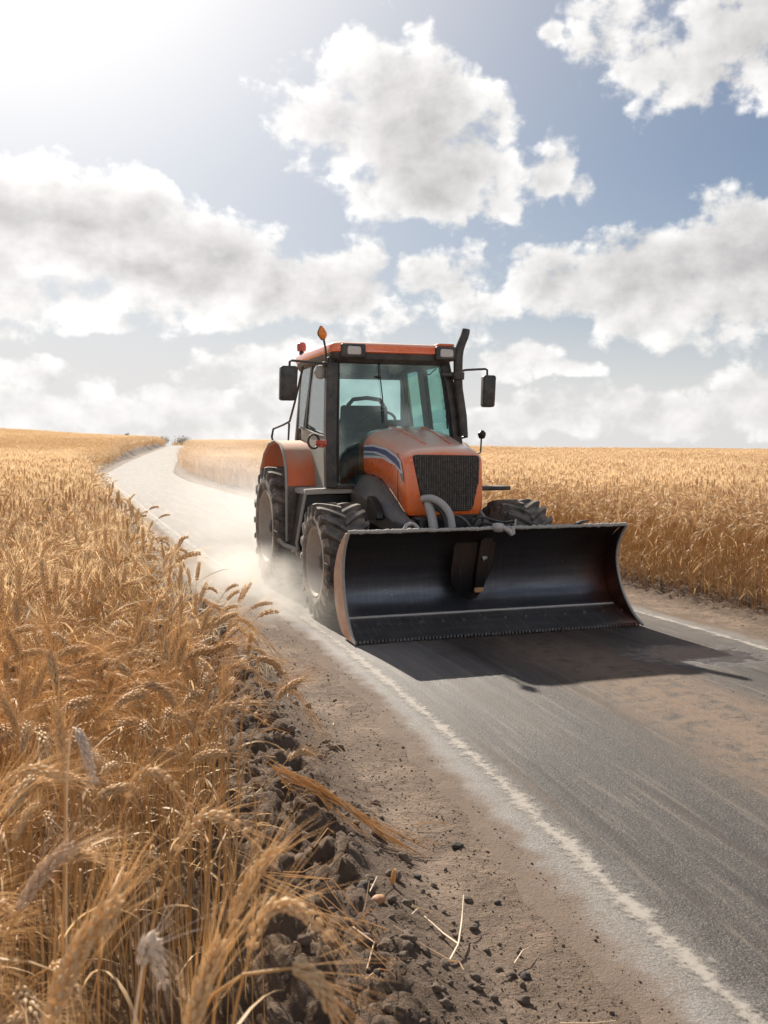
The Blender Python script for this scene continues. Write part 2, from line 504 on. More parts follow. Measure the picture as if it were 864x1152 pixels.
# ------------------------------------------------------------------ mesh builder
class MB:
    def __init__(s):
        s.v, s.f, s.m = [], [], []

    def add(s, vs, fs, mi=0):
        o = len(s.v)
        s.v.extend([tuple(p) for p in vs])
        s.f.extend([tuple(i + o for i in f) for f in fs])
        s.m.extend([mi] * len(fs))
        return s

    def box(s, c, size, rot=None, mi=0):
        hx, hy, hz = (a / 2 for a in size)
        vs = [Vector((x, y, z)) for x in (-hx, hx) for y in (-hy, hy) for z in (-hz, hz)]
        if rot is not None:
            vs = [rot @ v for v in vs]
        vs = [v + Vector(c) for v in vs]
        return s.add(vs, [(0, 1, 3, 2), (4, 6, 7, 5), (0, 4, 5, 1), (2, 3, 7, 6), (0, 2, 6, 4), (1, 5, 7, 3)], mi)

    def loft(s, secs, closed=True, caps=True, mi=0):
        n = len(secs[0])
        vs = [p for q in secs for p in q]
        fs = []
        for i in range(len(secs) - 1):
            for j in range(n if closed else n - 1):
                a, b = i * n + j, i * n + (j + 1) % n
                fs.append((a, b, b + n, a + n))
        if caps and closed:
            fs.append(tuple(range(n))[::-1])
            fs.append(tuple(range((len(secs) - 1) * n, len(secs) * n)))
        return s.add(vs, fs, mi)

    def prism_x(s, poly, x0, x1, mi=0):
        """polygon in (y, z) extruded along x; x0 / x1 may be functions of (y, z)"""
        f0 = x0 if callable(x0) else (lambda y, z: x0)
        f1 = x1 if callable(x1) else (lambda y, z: x1)
        return s.loft([[(f0(y, z), y, z) for y, z in poly], [(f1(y, z), y, z) for y, z in poly]], mi=mi)

    def prism_y(s, poly, y0, y1, mi=0):
        return s.loft([[(x, y0, z) for x, z in poly], [(x, y1, z) for x, z in poly]], mi=mi)

    def prism_z(s, poly, z0, z1, mi=0):
        return s.loft([[(x, y, z0) for x, y in poly], [(x, y, z1) for x, y in poly]], mi=mi)

    def strip(s, prof, x0, x1, th, mi=0):
        """open profile in (y, z), thickened along its normal, extruded along x"""
        n = len(prof)
        nor = []
        for i in range(n):
            a, b = prof[max(0, i - 1)], prof[min(n - 1, i + 1)]
            d = Vector((b[0] - a[0], b[1] - a[1])).normalized()
            nor.append((d[1], -d[0]))
        back = [(p[0] + q[0] * th, p[1] + q[1] * th) for p, q in zip(prof, nor)]
        return s.prism_x(list(prof) + back[::-1], x0, x1, mi)

    def tube(s, pts, r, n=8, caps=True, mi=0):
        pts = [Vector(p) for p in pts]
        rr = r if isinstance(r, (list, tuple)) else [r] * len(pts)
        secs = []
        t0 = (pts[1] - pts[0]).normalized()
        up = Vector((0, 0, 1)) if abs(t0.z) < .9 else Vector((1, 0, 0))
        nrm = t0.cross(up).normalized()
        for i, p in enumerate(pts):
            t = (pts[min(i + 1, len(pts) - 1)] - pts[max(i - 1, 0)]).normalized()
            nrm = (nrm - t * nrm.dot(t)).normalized()
            bi = t.cross(nrm)
            secs.append([p + (nrm * math.cos(2 * math.pi * j / n) + bi * math.sin(2 * math.pi * j / n)) * rr[i] for j in range(n)])
        return s.loft(secs, caps=caps, mi=mi)

    def lathe_x(s, prof, c, n=48, mi=0, closed=False):
        """profile of (x, r) turned round the x axis through c"""
        m_ = len(prof)
        vs, fs = [], []
        for j in range(n):
            a = 2 * math.pi * j / n
            for (x, r) in prof:
                vs.append((c[0] + x, c[1] + r * math.cos(a), c[2] + r * math.sin(a)))
        for j in range(n):
            k = (j + 1) % n
            for i in range(m_ - 1):
                fs.append((j * m_ + i, j * m_ + i + 1, k * m_ + i + 1, k * m_ + i))
        return s.add(vs, fs, mi)

    def lathe_z(s, prof, c, n=24, mi=0):
        m_ = len(prof)
        vs, fs = [], []
        for j in range(n):
            a = 2 * math.pi * j / n
            for (r, z) in prof:
                vs.append((c[0] + r * math.cos(a), c[1] + r * math.sin(a), c[2] + z))
        for j in range(n):
            k = (j + 1) % n
            for i in range(m_ - 1):
                fs.append((j * m_ + i, k * m_ + i, k * m_ + i + 1, j * m_ + i + 1))
        return s.add(vs, fs, mi)

    def mesh(s, name, mats, ang=35, fix=True):
        me = bpy.data.meshes.new(name)
        me.from_pydata([tuple(p) for p in s.v], [], s.f)
        for m_ in (mats if isinstance(mats, (list, tuple)) else [mats]):
            me.materials.append(m_)
        me.polygons.foreach_set('material_index', s.m)
        me.polygons.foreach_set('use_smooth', [True] * len(s.f))
        if fix:
            import bmesh
            b = bmesh.new()
            b.from_mesh(me)
            bmesh.ops.recalc_face_normals(b, faces=b.faces)
            b.to_mesh(me)
            b.free()
        me.set_sharp_from_angle(angle=R(ang))
        me.update()
        return me

    def build(s, name, mats, parent=None, bevel=0., ang=35, seg=2, fix=True):
        o = bpy.data.objects.new(name, s.mesh(name, mats, ang, fix))
        col.objects.link(o)
        if parent:
            o.parent = parent
        if bevel:
            b = o.modifiers.new('bevel', 'BEVEL')
            b.width = bevel
            b.segments = seg
            b.limit_method = 'ANGLE'
            b.angle_limit = R(40)
            b.harden_normals = False
        return o


def tag(o, label=None, cat=None, group=None, kind=None):
    for k, v in (('label', label), ('category', cat), ('group', group), ('kind', kind)):
        if v:
            o[k] = v
    return o


def empty(name, loc=(0, 0, 0), rz=0):
    o = bpy.data.objects.new(name, None)
    o.empty_display_size = .1
    o.location = loc
    o.rotation_euler = (0, 0, rz)
    col.objects.link(o)
    return o


def grid_mesh(name, X, Y, Z, Uv, mats):
    nr, nc = X.shape
    co = np.stack([X, Y, Z], -1).reshape(-1, 3)
    i = np.arange(nr * nc).reshape(nr, nc)
    q = np.stack([i[:-1, :-1], i[:-1, 1:], i[1:, 1:], i[1:, :-1]], -1).reshape(-1, 4)
    me = bpy.data.meshes.new(name)
    me.vertices.add(len(co))
    me.vertices.foreach_set('co', co.astype(np.float32).ravel())
    me.loops.add(q.size)
    me.loops.foreach_set('vertex_index', q.astype(np.int32).ravel())
    me.polygons.add(len(q))
    me.polygons.foreach_set('loop_start', (np.arange(len(q)) * 4).astype(np.int32))
    me.polygons.foreach_set('use_smooth', np.ones(len(q), bool))
    me.update(calc_edges=True)
    uvl = me.uv_layers.new(name='UVMap')
    uv = np.stack([Uv, Y], -1).reshape(-1, 2)[q.ravel()]
    uvl.data.foreach_set('uv', uv.astype(np.float32).ravel())
    me.materials.append(mats)
    o = bpy.data.objects.new(name, me)
    col.objects.link(o)
    return o


# ------------------------------------------------------------------ ground, road, markings
def ground_mat():
    m_, t, out = mat('ground_soil')
    uvn = t.new('ShaderNodeUVMap', uv_map='UVMap')
    s_ = t.n.new('ShaderNodeSeparateXYZ')
    t.l.new(uvn.outputs[0], s_.inputs[0])
    au = t.m('ABSOLUTE', s_.outputs[0])
    g = t.n.new('ShaderNodeNewGeometry')
    pos = g.outputs['Position']
    n1 = t.noise(pos, 2.2, 6, .6)
    n2 = t.noise(pos, 16, 6, .65)
    n3 = t.noise(pos, 90, 5, .7)
    n4 = t.noise(pos, 38, 3, .6)
    tan = t.mix(n2, (.205, .150, .113), (.14, .10, .073))
    tan = t.mix(t.m('MULTIPLY', t.ss(n1, .42, .7), .6), tan, (.36, .268, .20))
    grey = t.mix(n3, (.185, .132, .096), (.085, .058, .041))
    f = t.ss(t.m('ADD', au, t.m('MULTIPLY', t.m('SUBTRACT', n2, .5), .5)), 2.25, 2.5)
    c = t.mix(f, tan, grey)
    # damp dark crumbs scattered over the verge
    cr = t.m('MULTIPLY', t.ss(n4, .60, .68), t.m('MULTIPLY_ADD', f, -.3, .75))
    c = t.mix(cr, c, (.075, .052, .040))
    gr = t.m('MULTIPLY', t.ss(n3, .60, .72), .5)
    c = t.mix(gr, c, (.33, .27, .225))
    field = t.ss(t.m('ADD', au, t.m('MULTIPLY', t.m('SUBTRACT', n1, .5), .8)), 2.8, 3.6)
    litter = t.mix(t.noise(pos, 30, 5, .7), (.20, .115, .055), (.38, .24, .12))
    c = t.mix(t.m('MULTIPLY', field, .75), c, litter)
    hgt = t.m('ADD', t.m('MULTIPLY', n3, .5), n2)
    b = t.new('ShaderNodeBump', {'Strength': 1.0, 'Distance': .030, 'Height': hgt})
    principled(t, out, {'Base Color': c, 'Roughness': .95, 'Specular IOR Level': .2, 'Normal': b})
    return m_


def road_mat():
    m_, t, out = mat('road_asphalt')
    uvn = t.new('ShaderNodeUVMap', uv_map='UVMap')
    s_ = t.n.new('ShaderNodeSeparateXYZ')
    t.l.new(uvn.outputs[0], s_.inputs[0])
    u, y = s_.outputs[0], s_.outputs[1]
    cbn = t.n.new('ShaderNodeCombineXYZ')
    t.l.new(u, cbn.inputs[0])
    t.l.new(t.m('MULTIPLY', y, .06), cbn.inputs[1])
    streak = t.noise(cbn, 4.5, 6, .62)
    fine_streak = t.noise(cbn, 17, 5, .6)
    g = t.n.new('ShaderNodeNewGeometry')
    pos = g.outputs['Position']
    n1 = t.noise(pos, 1.1, 5, .6)
    n2 = t.noise(pos, 9, 6, .65)
    gr = t.noise(pos, 70, 4, .8)
    gr2 = t.noise(pos, 150, 3, .7)
    c = t.mix(t.ss(gr, .35, .65), (.020, .016, .014), (.072, .059, .050))
    c = t.mix(t.m('MULTIPLY', t.ss(gr2, .56, .64), .7), c, (.25, .225, .20))
    c = t.mix(t.m('MULTIPLY', t.ss(t.noise(pos, 23, 4, .7), .56, .7), .55), c, (.022, .018, .015))
    c = t.mix(t.m('MULTIPLY', t.ss(fine_streak, .50, .68), .5), c, (.17, .132, .104))
    c = t.mix(t.m('MULTIPLY', t.ss(t.noise(cbn, 9, 5, .6), .50, .64), .8), c, (.018, .015, .014))
    # soil dropped and dragged along the carriageway
    wob = t.m('MULTIPLY', t.m('SUBTRACT', n1, .5), .55)
    uw = t.m('ADD', u, wob)
    band = t.m('SUBTRACT', 1, t.ss(t.m('ABSOLUTE', t.m('SUBTRACT', uw, .05)), .18, .80))
    nearf = t.m('SUBTRACT', 1, t.ss(y, 7.3, 9.3))
    soil = t.m('MULTIPLY', band, t.m('MULTIPLY', nearf, t.ss(t.m('ADD', t.m('MULTIPLY', n2, .6), t.m('MULTIPLY', streak, .4)), .32, .54)))
    soil = t.m('MAXIMUM', soil, t.m('MULTIPLY', t.ss(streak, .50, .74), .42))
    # dust drifted against both edges
    edge = t.ss(t.m('ADD', t.m('ABSOLUTE', u), t.m('MULTIPLY', t.m('SUBTRACT', n2, .5), .35)), 1.45, 1.85)
    soilc = t.mix(gr, (.13, .09, .062), (.30, .215, .155))
    c = t.mix(t.m('MULTIPLY', soil, .85), c, soilc)
    # pale gravelly shoulder outside the left line
    sh = t.m('MULTIPLY', t.ss(t.m('MULTIPLY', u, -1), 1.60, 1.76), t.m('MULTIPLY_ADD', t.ss(gr, .40, .66), .55, .12))
    c = t.mix(sh, c, (.24, .215, .19))
    lf_dust = t.m('MULTIPLY', t.m('SUBTRACT', 1, t.ss(t.m('ADD', u, wob), -1.35, -.55)), t.ss(y, 4.5, 8.5))
    dustf = t.m('MAXIMUM', t.m('MULTIPLY', edge, .4), t.m('MULTIPLY', lf_dust, t.m('MULTIPLY_ADD', fine_streak, .9, .1)))
    # the stretch behind the tractor lies under pale chalky dust, worn thinner in the wheel tracks
    farf = t.ss(t.m('ADD', y, t.m('MULTIPLY', wob, 2)), 8.8, 12.5)
    track = t.m('MULTIPLY_ADD', t.ss(streak, .36, .66), .35, .65)
    dustf = t.m('MAXIMUM', dustf, t.m('MULTIPLY', farf, track))
    c = t.mix(t.m('MINIMUM', dustf, 1.0), c, t.mix(fine_streak, (.48, .445, .415), (.25, .23, .21)))
    es = t.ss(t.m('ADD', t.m('ABSOLUTE', u), t.m('MULTIPLY', t.m('SUBTRACT', t.noise(pos, 5, 6, .7), .5), .35)), 1.74, 1.90)
    c = t.mix(t.m('MULTIPLY', es, .95), c, t.mix(n2, (.205, .156, .122), (.145, .109, .085)))
    # wet patch thrown up beside the blade
    wv = t.v('MULTIPLY', t.v('SUBTRACT', pos, (2.55, 7.62, 0)), (1.0, 1.6, 0))
    wd = t.m('ADD', t.v('LENGTH', wv), t.m('MULTIPLY', t.m('SUBTRACT', n2, .5), 1.3))
    wet = t.m('SUBTRACT', 1, t.ss(wd, .30, .72))
    c = t.mix(t.m('MULTIPLY', wet, .75), c, (.03, .03, .033))
    rough = t.m('ADD', t.m('MULTIPLY_ADD', gr, .2, .50), t.m('ADD', t.m('MULTIPLY', soil, .3), t.m('MULTIPLY', dustf, .25)), clamp=True)
    dry = t.m('MAXIMUM', es, farf)
    rough = t.m('ADD', rough, t.m('MULTIPLY', dry, t.m('MULTIPLY_ADD', streak, .5, -.12)), clamp=True)
    rough = t.m('MULTIPLY', rough, t.m('MULTIPLY_ADD', wet, -.66, 1))
    hb = t.m('ADD', t.m('MULTIPLY', gr, 1), t.m('ADD', t.m('MULTIPLY', n2, .8), t.m('MULTIPLY', soil, .5)))
    b = t.new('ShaderNodeBump', {'Strength': t.m('MULTIPLY_ADD', wet, -.2, .9), 'Distance': .010, 'Height': hb})
    principled(t, out, {'Base Color': c, 'Roughness': rough, 'Specular IOR Level': t.m('MULTIPLY', t.m('MULTIPLY_ADD', wet, .7, .30), t.m('SUBTRACT', 1, t.m('MAXIMUM', t.m('MULTIPLY', es, .85), t.m('MULTIPLY', farf, .62)))), 'Normal': b})
    return m_


def line_mat():
    m_, t, out = mat('worn_line_paint')
    g = t.n.new('ShaderNodeNewGeometry')
    pos = g.outputs['Position']
    n1 = t.noise(pos, 3, 5, .6)
    n2 = t.noise(pos, 24, 6, .7)
    gr = t.noise(pos, 120, 3, .7)
    uvn = t.new('ShaderNodeUVMap', uv_map='UVMap')
    s_ = t.n.new('ShaderNodeSeparateXYZ')
    t.l.new(uvn.outputs[0], s_.inputs[0])
    e = t.m('ABSOLUTE', s_.outputs[0])
    w = t.m('ADD', t.m('ADD', t.m('MULTIPLY', n1, .8), t.m('MULTIPLY', n2, .9)), t.m('MULTIPLY', gr, .6))
    w = t.m('SUBTRACT', w, t.m('MULTIPLY', e, .55))
    a = t.ss(w, .74, 1.18)
    p = t.new('ShaderNodeBsdfPrincipled', {'Base Color': t.mix(gr, (.50, .45, .395), (.20, .17, .145)), 'Roughness': .8})
    tr = t.n.new('ShaderNodeBsdfTransparent')
    mx = t.new('ShaderNodeMixShader', {0: t.m('MULTIPLY', a, .80), 1: tr.outputs[0], 2: p.outputs[0]})
    t.l.new(mx.outputs[0], out.inputs[0])
    return m_


def yrows():
    y, out = -8.0, []
    while y < 1000:
        out.append(y)
        if y < 1.6:
            st = .25
        elif y < 7:
            st = .02
        elif y < 14:
            st = .02 + (y - 7) * .012
        elif y < 80:
            st = .1 + (y - 14) * .012
        else:
            st = .9 + (y - 80) * .03
        y += st
    return np.array(out)


YR = yrows()
ul = [-900, -600, -400, -250, -180, -130, -100, -80, -64, -52, -43, -36, -30, -25, -21, -18, -15.5, -13.4, -11.5, -10, -8.7, -7.6, -6.6, -5.8, -5.1, -4.5, -4, -3.7, -3.45]
ul += list(np.arange(-3.3, -1.9, .02)) + list(np.arange(-1.85, 1.9, .25)) + list(np.arange(1.92, 3.3, .035))
ul += [3.5, 3.8, 4.2, 4.7, 5.3, 6, 6.8, 7.8, 9, 10.4, 12, 14, 16.2, 18.8, 22, 26, 30, 35, 41, 48, 57, 68, 82, 100, 125, 160, 220, 320, 480, 700, 1000]
UC = np.array(ul)
YY, UU = np.meshgrid(YR, UC, indexing='ij')
XX = C(YY) + UU * UK
ground = grid_mesh('ground', XX, YY, tz(XX, YY), UU, ground_mat())
tag(ground, kind='structure')

RYR = YR[(YR > -7.5) & (YR < 320)]
ru = np.concatenate([[-2.06], np.linspace(-1.92, 1.92, 27), [2.06]])
YY, UU = np.meshgrid(RYR, ru, indexing='ij')
XX = C(YY) + UU * UK
jit = np.zeros_like(XX)
jit[:, :2] = ((fbm(YY[:, 0] * 3, YY[:, 0] * 0, 4, 3) - .5) * .14)[:, None]
jit[:, -2:] = ((fbm(YY[:, 0] * 3, YY[:, 0] * 0 + 9, 4, 4) - .5) * .14)[:, None]
ZZ = tz(XX, YY, False) + .012
ZZ[:, 0] -= .045
ZZ[:, -1] -= .045
road = grid_mesh('road', XX + jit, YY, ZZ, UU, road_mat())
tag(road, kind='structure')
lm = line_mat()
for side in (-1, 1):
    lu = np.linspace(-1, 1, 5)
    YY, LL = np.meshgrid(RYR[RYR < 60], lu, indexing='ij')
    UU = side * 1.655 + LL * .09
    XX = C(YY) + UU * UK
    o = grid_mesh('edge_line', XX, YY, tz(XX, YY, False) + .0165, LL, lm)
    tag(o, kind='structure')

# ------------------------------------------------------------------ the tractor
TC = (0.985, 8.374, 0.012)
tr = empty('tractor', TC, R(18.14))
tag(tr, 'dusty orange tractor with black glazed cab and wide front blade driving on the road', 'tractor')


def rnd_poly(pts, r, n=4):
    """round the corners of a 2d polygon"""
    out = []
    m_ = len(pts)
    for i in range(m_):
        p0, p1, p2 = Vector(pts[i - 1]), Vector(pts[i]), Vector(pts[(i + 1) % m_])
        a, b = (p0 - p1), (p2 - p1)
        rr = min(r, a.length * .45, b.length * .45)
        a = p1 + a.normalized() * rr
        b = p1 + b.normalized() * rr
        for j in range(n + 1):
            t = j / n
            out.append(tuple(a * (1 - t) ** 2 + p1 * 2 * t * (1 - t) + b * t * t))
    return out


# wheels -----------------------------------------------------------
def wheel(xo, yc, R0, wid, sgn, nl):
    """xo: x of the outer face; sgn: -1 when the outer face looks to -x"""
    xm = xo - sgn * wid / 2
    c = (xm, yc, R0 + .003)
    h = wid / 2
    rr = R0 * .60
    rim = MB()
    prof = [(sgn * (h - .02), rr + .012), (sgn * (h - .005), rr), (sgn * (h - .02), rr - .02), (sgn * (h - .075), rr - .035), (sgn * (h - .10), rr - .06),
            (sgn * (h - .155), rr * .70), (sgn * (h - .165), rr * .45), (sgn * (h - .125), rr * .36), (sgn * (h - .12), 0.001)]
    rim.lathe_x(prof, c, 48)
    rim.lathe_x([(sgn * (h - .02), rr + .012), (-sgn * (h - .02), rr + .01), (-sgn * (h - .05), rr * .6), (-sgn * (h - .08), .001)], c, 32)
    w = rim.build('wheel', M['rim'], tr, ang=30)
    hub = MB()
    hub.lathe_x([(sgn * (h - .12), .085), (sgn * (h - .07), .08), (sgn * (h - .055), .06), (sgn * (h - .05), .001)], c, 24)
    hub.build('hub', M['grey'], w)
    for k in range(8):
        a = 2 * math.pi * k / 8 + .2
        bx = c[0] + sgn * (h - .15)
        MB().lathe_x([(0, .017), (sgn * .028, .017), (sgn * .03, .001)], (bx, c[1] + rr * .54 * math.cos(a), c[2] + rr * .54 * math.sin(a)), 6).build('wheel_nut', M['black'], w)
    ty = MB()
    Rt = R0 - .035
    outer = [(h - .02, rr + .004), (h + .0, rr + .03), (h + .012, rr + (Rt - rr) * .45), (h - .002, rr + (Rt - rr) * .78), (h - .03, Rt - .02)]
    tread = [(h - .03, Rt - .02), (h - .07, Rt - .003), (h * .4, Rt), (0, Rt + .003), (-h * .4, Rt), (-h + .07, Rt - .003), (-h + .03, Rt - .02)]
    ty.lathe_x([(x, r) for x, r in outer], c, 72, 0)
    ty.lathe_x(tread, c, 72, 1)
    ty.lathe_x([(-x, r) for x, r in outer], c, 72, 0)
    for k in range(nl):
        for sd_ in (-1, 1):
            a0 = 2 * math.pi * (k + (.5 if sd_ > 0 else 0)) / nl
            secs = []
            steps = [(-.03, 0), (.3, .10), (.62, .2), (.88, .265), (1.02, .30), (1.05, .315)]
            for (tt, aa) in steps:
                lat_ = sd_ * tt * h
                hgt = .037 if tt < .9 else (.026 if tt < 1.03 else -.045)
                base_r = Rt - (.012 if tt < .9 else .06)
                wa = .048 / R0 * (1.0 + .35 * tt)
                aa = a0 - aa * (0.62 / R0)
                q = []
                for (da, r_) in ((-wa * .62, base_r), (-wa * .42, Rt + hgt), (wa * .42, Rt + hgt), (wa * .62, base_r)):
                    if tt > 1.03 and r_ == base_r:
                        r_ = Rt - .09
                    q.append((c[0] + lat_, c[1] + r_ * math.cos(aa + da), c[2] + r_ * math.sin(aa + da)))
                secs.append(q)
            ty.loft(secs, mi=1)
    ty.build('tyre', [M['side'], M['tread']], w, ang=30)
    return w


wheel(-1.325, 1.30, .56, .44, -1, 20)
wheel(1.03, 1.30, .56, .44, 1, 20)
wheel(-1.335, 3.66, .71, .50, -1, 20)
wheel(1.16, 3.66, .71, .50, 1, 20)

# chassis, axles, engine block --------------------------------------
b = MB()
b.box((-.12, 2.35, .72), (.50, 2.9, .34))
b.box((-.10, 1.35, .84), (.56, .9, .30))
b.build('chassis', M['blackc'], tr, .02)
b = MB()
b.tube([(-1.1, 1.30, .56), (-.5, 1.30, .60), (.25, 1.30, .60), (.85, 1.30, .56)], .085, 12)
b.box((-.12, 1.30, .62), (.5, .28, .24))
b.build('front_axle', M['black'], tr, .01)
b = MB()
b.tube([(-1.05, 3.66, .71), (.9, 3.66, .71)], .13, 12)
b.box((-.1, 3.66, .75), (.7, .5, .5))
b.build('rear_axle', M['black'], tr, .02)

# hood ---------------------------------------------------------------
ys = [1.12, 1.135, 1.17, 1.24, 1.4, 1.6, 1.85, 2.1, 2.3, 2.5]


def hx(y, s):
    t = min(1, max(0, (y - 1.12) / 1.3))
    if s < 0:
        return -.455 - .055 * t
    return .375 + .155 * t


def htop(y):
    return float(np.interp(y, [1.12, 1.14, 1.18, 1.28, 1.45, 1.8, 2.1, 2.35, 2.5], [1.585, 1.625, 1.655, 1.685, 1.725, 1.805, 1.862, 1.885, 1.89]))


def hbot(y):
    return float(np.interp(y, [1.0, 1.15, 1.3, 1.52, 1.75, 1.95, 2.2, 2.5], [.965, 1.0, 1.08, 1.20, 1.30, 1.355, 1.37, 1.37]))


def hsec(y):
    inset = {1.12: .035, 1.135: .016, 1.17: .004}.get(y, 0)
    xl, xr = hx(y, -1) + inset, hx(y, 1) - inset
    zt = htop(y)
    zb = hbot(y) + (.02 if y < 1.13 else 0)
    r = .11 + .09 * min(1, max(0, (y - 1.12) / .6))
    w = xr - xl
    pts = [(xl + .03, zb), (xl, zb + .05), (xl - .004, (zb + zt - r) / 2), (xl, zt - r * 1.15)]
    for j in range(1, 6):
        a = math.pi / 2 * j / 6
        pts.append((xl + r * 1.25 * (1 - math.cos(a)), zt - r * 1.15 + r * .98 * math.sin(a)))
    pts += [(xl + w * .32, zt - .008), (xl + w * .5, zt + .006), (xl + w * .68, zt - .008)]
    for j in range(5, 0, -1):
        a = math.pi / 2 * j / 6
        pts.append((xr - r * 1.25 * (1 - math.cos(a)), zt - r * 1.15 + r * .98 * math.sin(a)))
    pts += [(xr, zt - r * 1.15), (xr + .004, (zb + zt - r) / 2), (xr, zb + .05), (xr - .03, zb)]
    return [(x, y, z) for x, z in pts]


b = MB()
b.loft([hsec(y) for y in ys])
hood = b.build('hood', M['orange'], tr, ang=50)
# raised centre panel line of the hood
b = MB()
for s_ in (-1, 1):
    b.tube([(-.04 + s_ * (.13 + .05 * (y - 1.2)), y, htop(y) + .003) for y in (1.3, 1.5, 1.8, 2.1, 2.3)], .007, 6)
b.build('hood_rib', M['orange'], hood)

b = MB()
b.tube([(hx(1.30, -1) - .004, 1.30, z) for z in np.linspace(1.10, 1.60, 8)], .0035, 5)
b.build('panel_seam', M['blackc'], hood)
# front face with the lower lip
gp = rnd_poly([(-.385, 1.59), (.325, 1.58), (.315, 1.32), (.245, 1.03), (-.24, 1.035), (-.30, 1.2)], .05)
b = MB()
b.prism_y(gp, 1.106, 1.17)
gr_ = b.build('grille', M['blackc'], tr, .006)
b = MB()


def inside(x, z, poly):
    c_ = False
    for i in range(len(poly)):
        (x1, z1), (x2, z2) = poly[i - 1], poly[i]
        if (z1 > z) != (z2 > z) and x < (x2 - x1) * (z - z1) / (z2 - z1) + x1:
            c_ = not c_
    return c_


rg = random.Random(3)
for i in range(30):
    x = -.38 + i * .0245
    z0 = next((z / 100 for z in range(100, 160) if inside(x, z / 100, gp)), None)
    z1 = next((z / 100 for z in range(160, 100, -1) if inside(x, z / 100, gp)), None)
    if z0 and z1:
        b.box((x, 1.098, (z0 + z1) / 2), (.005, .012, z1 - z0 - .02))
for i in range(28):
    z = 1.045 + i * .0197
    x0 = next((x / 100 for x in range(-40, 40) if inside(x / 100, z, gp)), None)
    x1 = next((x / 100 for x in range(40, -40, -1) if inside(x / 100, z, gp)), None)
    if x0 is not None and x1 is not None:
        b.box(((x0 + x1) / 2, 1.102, z), (x1 - x0 - .015, .008, .004))
b.build('grille_mesh', M['mesh'], gr_)

# decals on the left side of the hood (blue, white and teal sweep)
def decal(name, poly, off, m_):
    xx = lambda o: (lambda y, z: hx(y, -1) - o)
    b_ = MB()
    b_.prism_x(poly, xx(off - .003), xx(off))
    return b_.build(name, M[m_], hood)


decal('white_stripe', [(2.30, 1.68), (2.0, 1.69), (1.63, 1.655), (1.32, 1.58), (1.215, 1.525), (1.17, 1.42), (1.15, 1.30), (1.25, 1.42), (1.36, 1.475), (1.74, 1.545), (2.30, 1.545)], .009, 'white')
decal('blue_stripe', [(2.30, 1.662), (2.0, 1.665), (1.63, 1.632), (1.34, 1.56), (1.25, 1.51), (1.21, 1.44), (1.36, 1.50), (1.62, 1.575), (1.9, 1.615), (2.30, 1.62)], .0125, 'blue')
decal('teal_stripe', [(2.30, 1.60), (2.0, 1.60), (1.62, 1.555), (1.85, 1.572), (2.30, 1.572)], .0125, 'teal')
decal('teal_tip', [(1.23, 1.41), (1.165, 1.40), (1.15, 1.32), (1.17, 1.34)], .0125, 'teal')

# grey cast shroud between hood and front wheel ------------------------
secs = []
for y in [1.0, 1.06, 1.2, 1.4, 1.6, 1.8, 2.0, 2.2, 2.45]:
    zb = hbot(y) - .006
    dz = float(np.interp(y, [1.0, 1.4, 1.8, 2.45], [.15, .30, .42, .48]))
    bul = float(np.interp(y, [1.0, 1.2, 1.6, 2.1, 2.45], [.02, .09, .17, .17, .12]))
    x0 = hx(y, -1)
    prof = [(0.03, .0), (-.01, -.01), (-.35 * bul, -.10 * dz), (-.85 * bul, -.30 * dz), (-bul, -.42 * dz), (-.86 * bul, -.62 * dz), (-.7 * bul, -1.0 * dz), (.04, -1.0 * dz)]
    secs.append([(x0 + px, y, zb + pz) for px, pz in prof])
b = MB()
b.loft(secs)
b.build('engine_shroud', M['grey'], tr, .004, ang=60)
b = MB()
b.loft([[(hx(y, 1) + px, y, hbot(y) - .006 + pz) for px, pz in ((-.03, 0), (.01, -.01), (.06, -.12), (.04, -.4), (-.05, -.4))] for y in (1.05, 1.3, 1.8, 2.4)])
b.build('engine_shroud', M['grey'], tr, .004, ang=60)
# dark intake opening of the shroud
b = MB()
b.prism_x(rnd_poly([(1.66, 1.17), (1.50, 1.14), (1.36, 1.02), (1.34, .94), (1.62, .92), (1.70, 1.0)], .03), -.675, -.60)
b.build('intake_opening', M['blackc'], tr, .008)
# nose bumper under the grille
b = MB()
b.prism_z(rnd_poly([(-.44, 1.12), (-.36, 1.02), (.30, 1.02), (.37, 1.12), (.37, 1.5), (-.44, 1.5)], .05), .80, .958)
b.build('nose_bumper', M['grey'], tr, .015)

# cab ----------------------------------------------------------------
def bar(p, q, w, d, name='pillar', m_='black', parent=None, bev=.014, bow=0):
    """rectangular post from p to q, w wide in x and d deep in y"""
    secs = []
    for i in range(5):
        t = i / 4
        c_ = Vector(p).lerp(Vector(q), t) + Vector((bow * 4 * t * (1 - t), 0, 0))
        secs.append([(c_.x - w / 2, c_.y - d / 2, c_.z), (c_.x + w / 2, c_.y - d / 2, c_.z), (c_.x + w / 2, c_.y + d / 2, c_.z), (c_.x - w / 2, c_.y + d / 2, c_.z)])
    return MB().loft(secs).build(name, M[m_], parent or tr, bev)


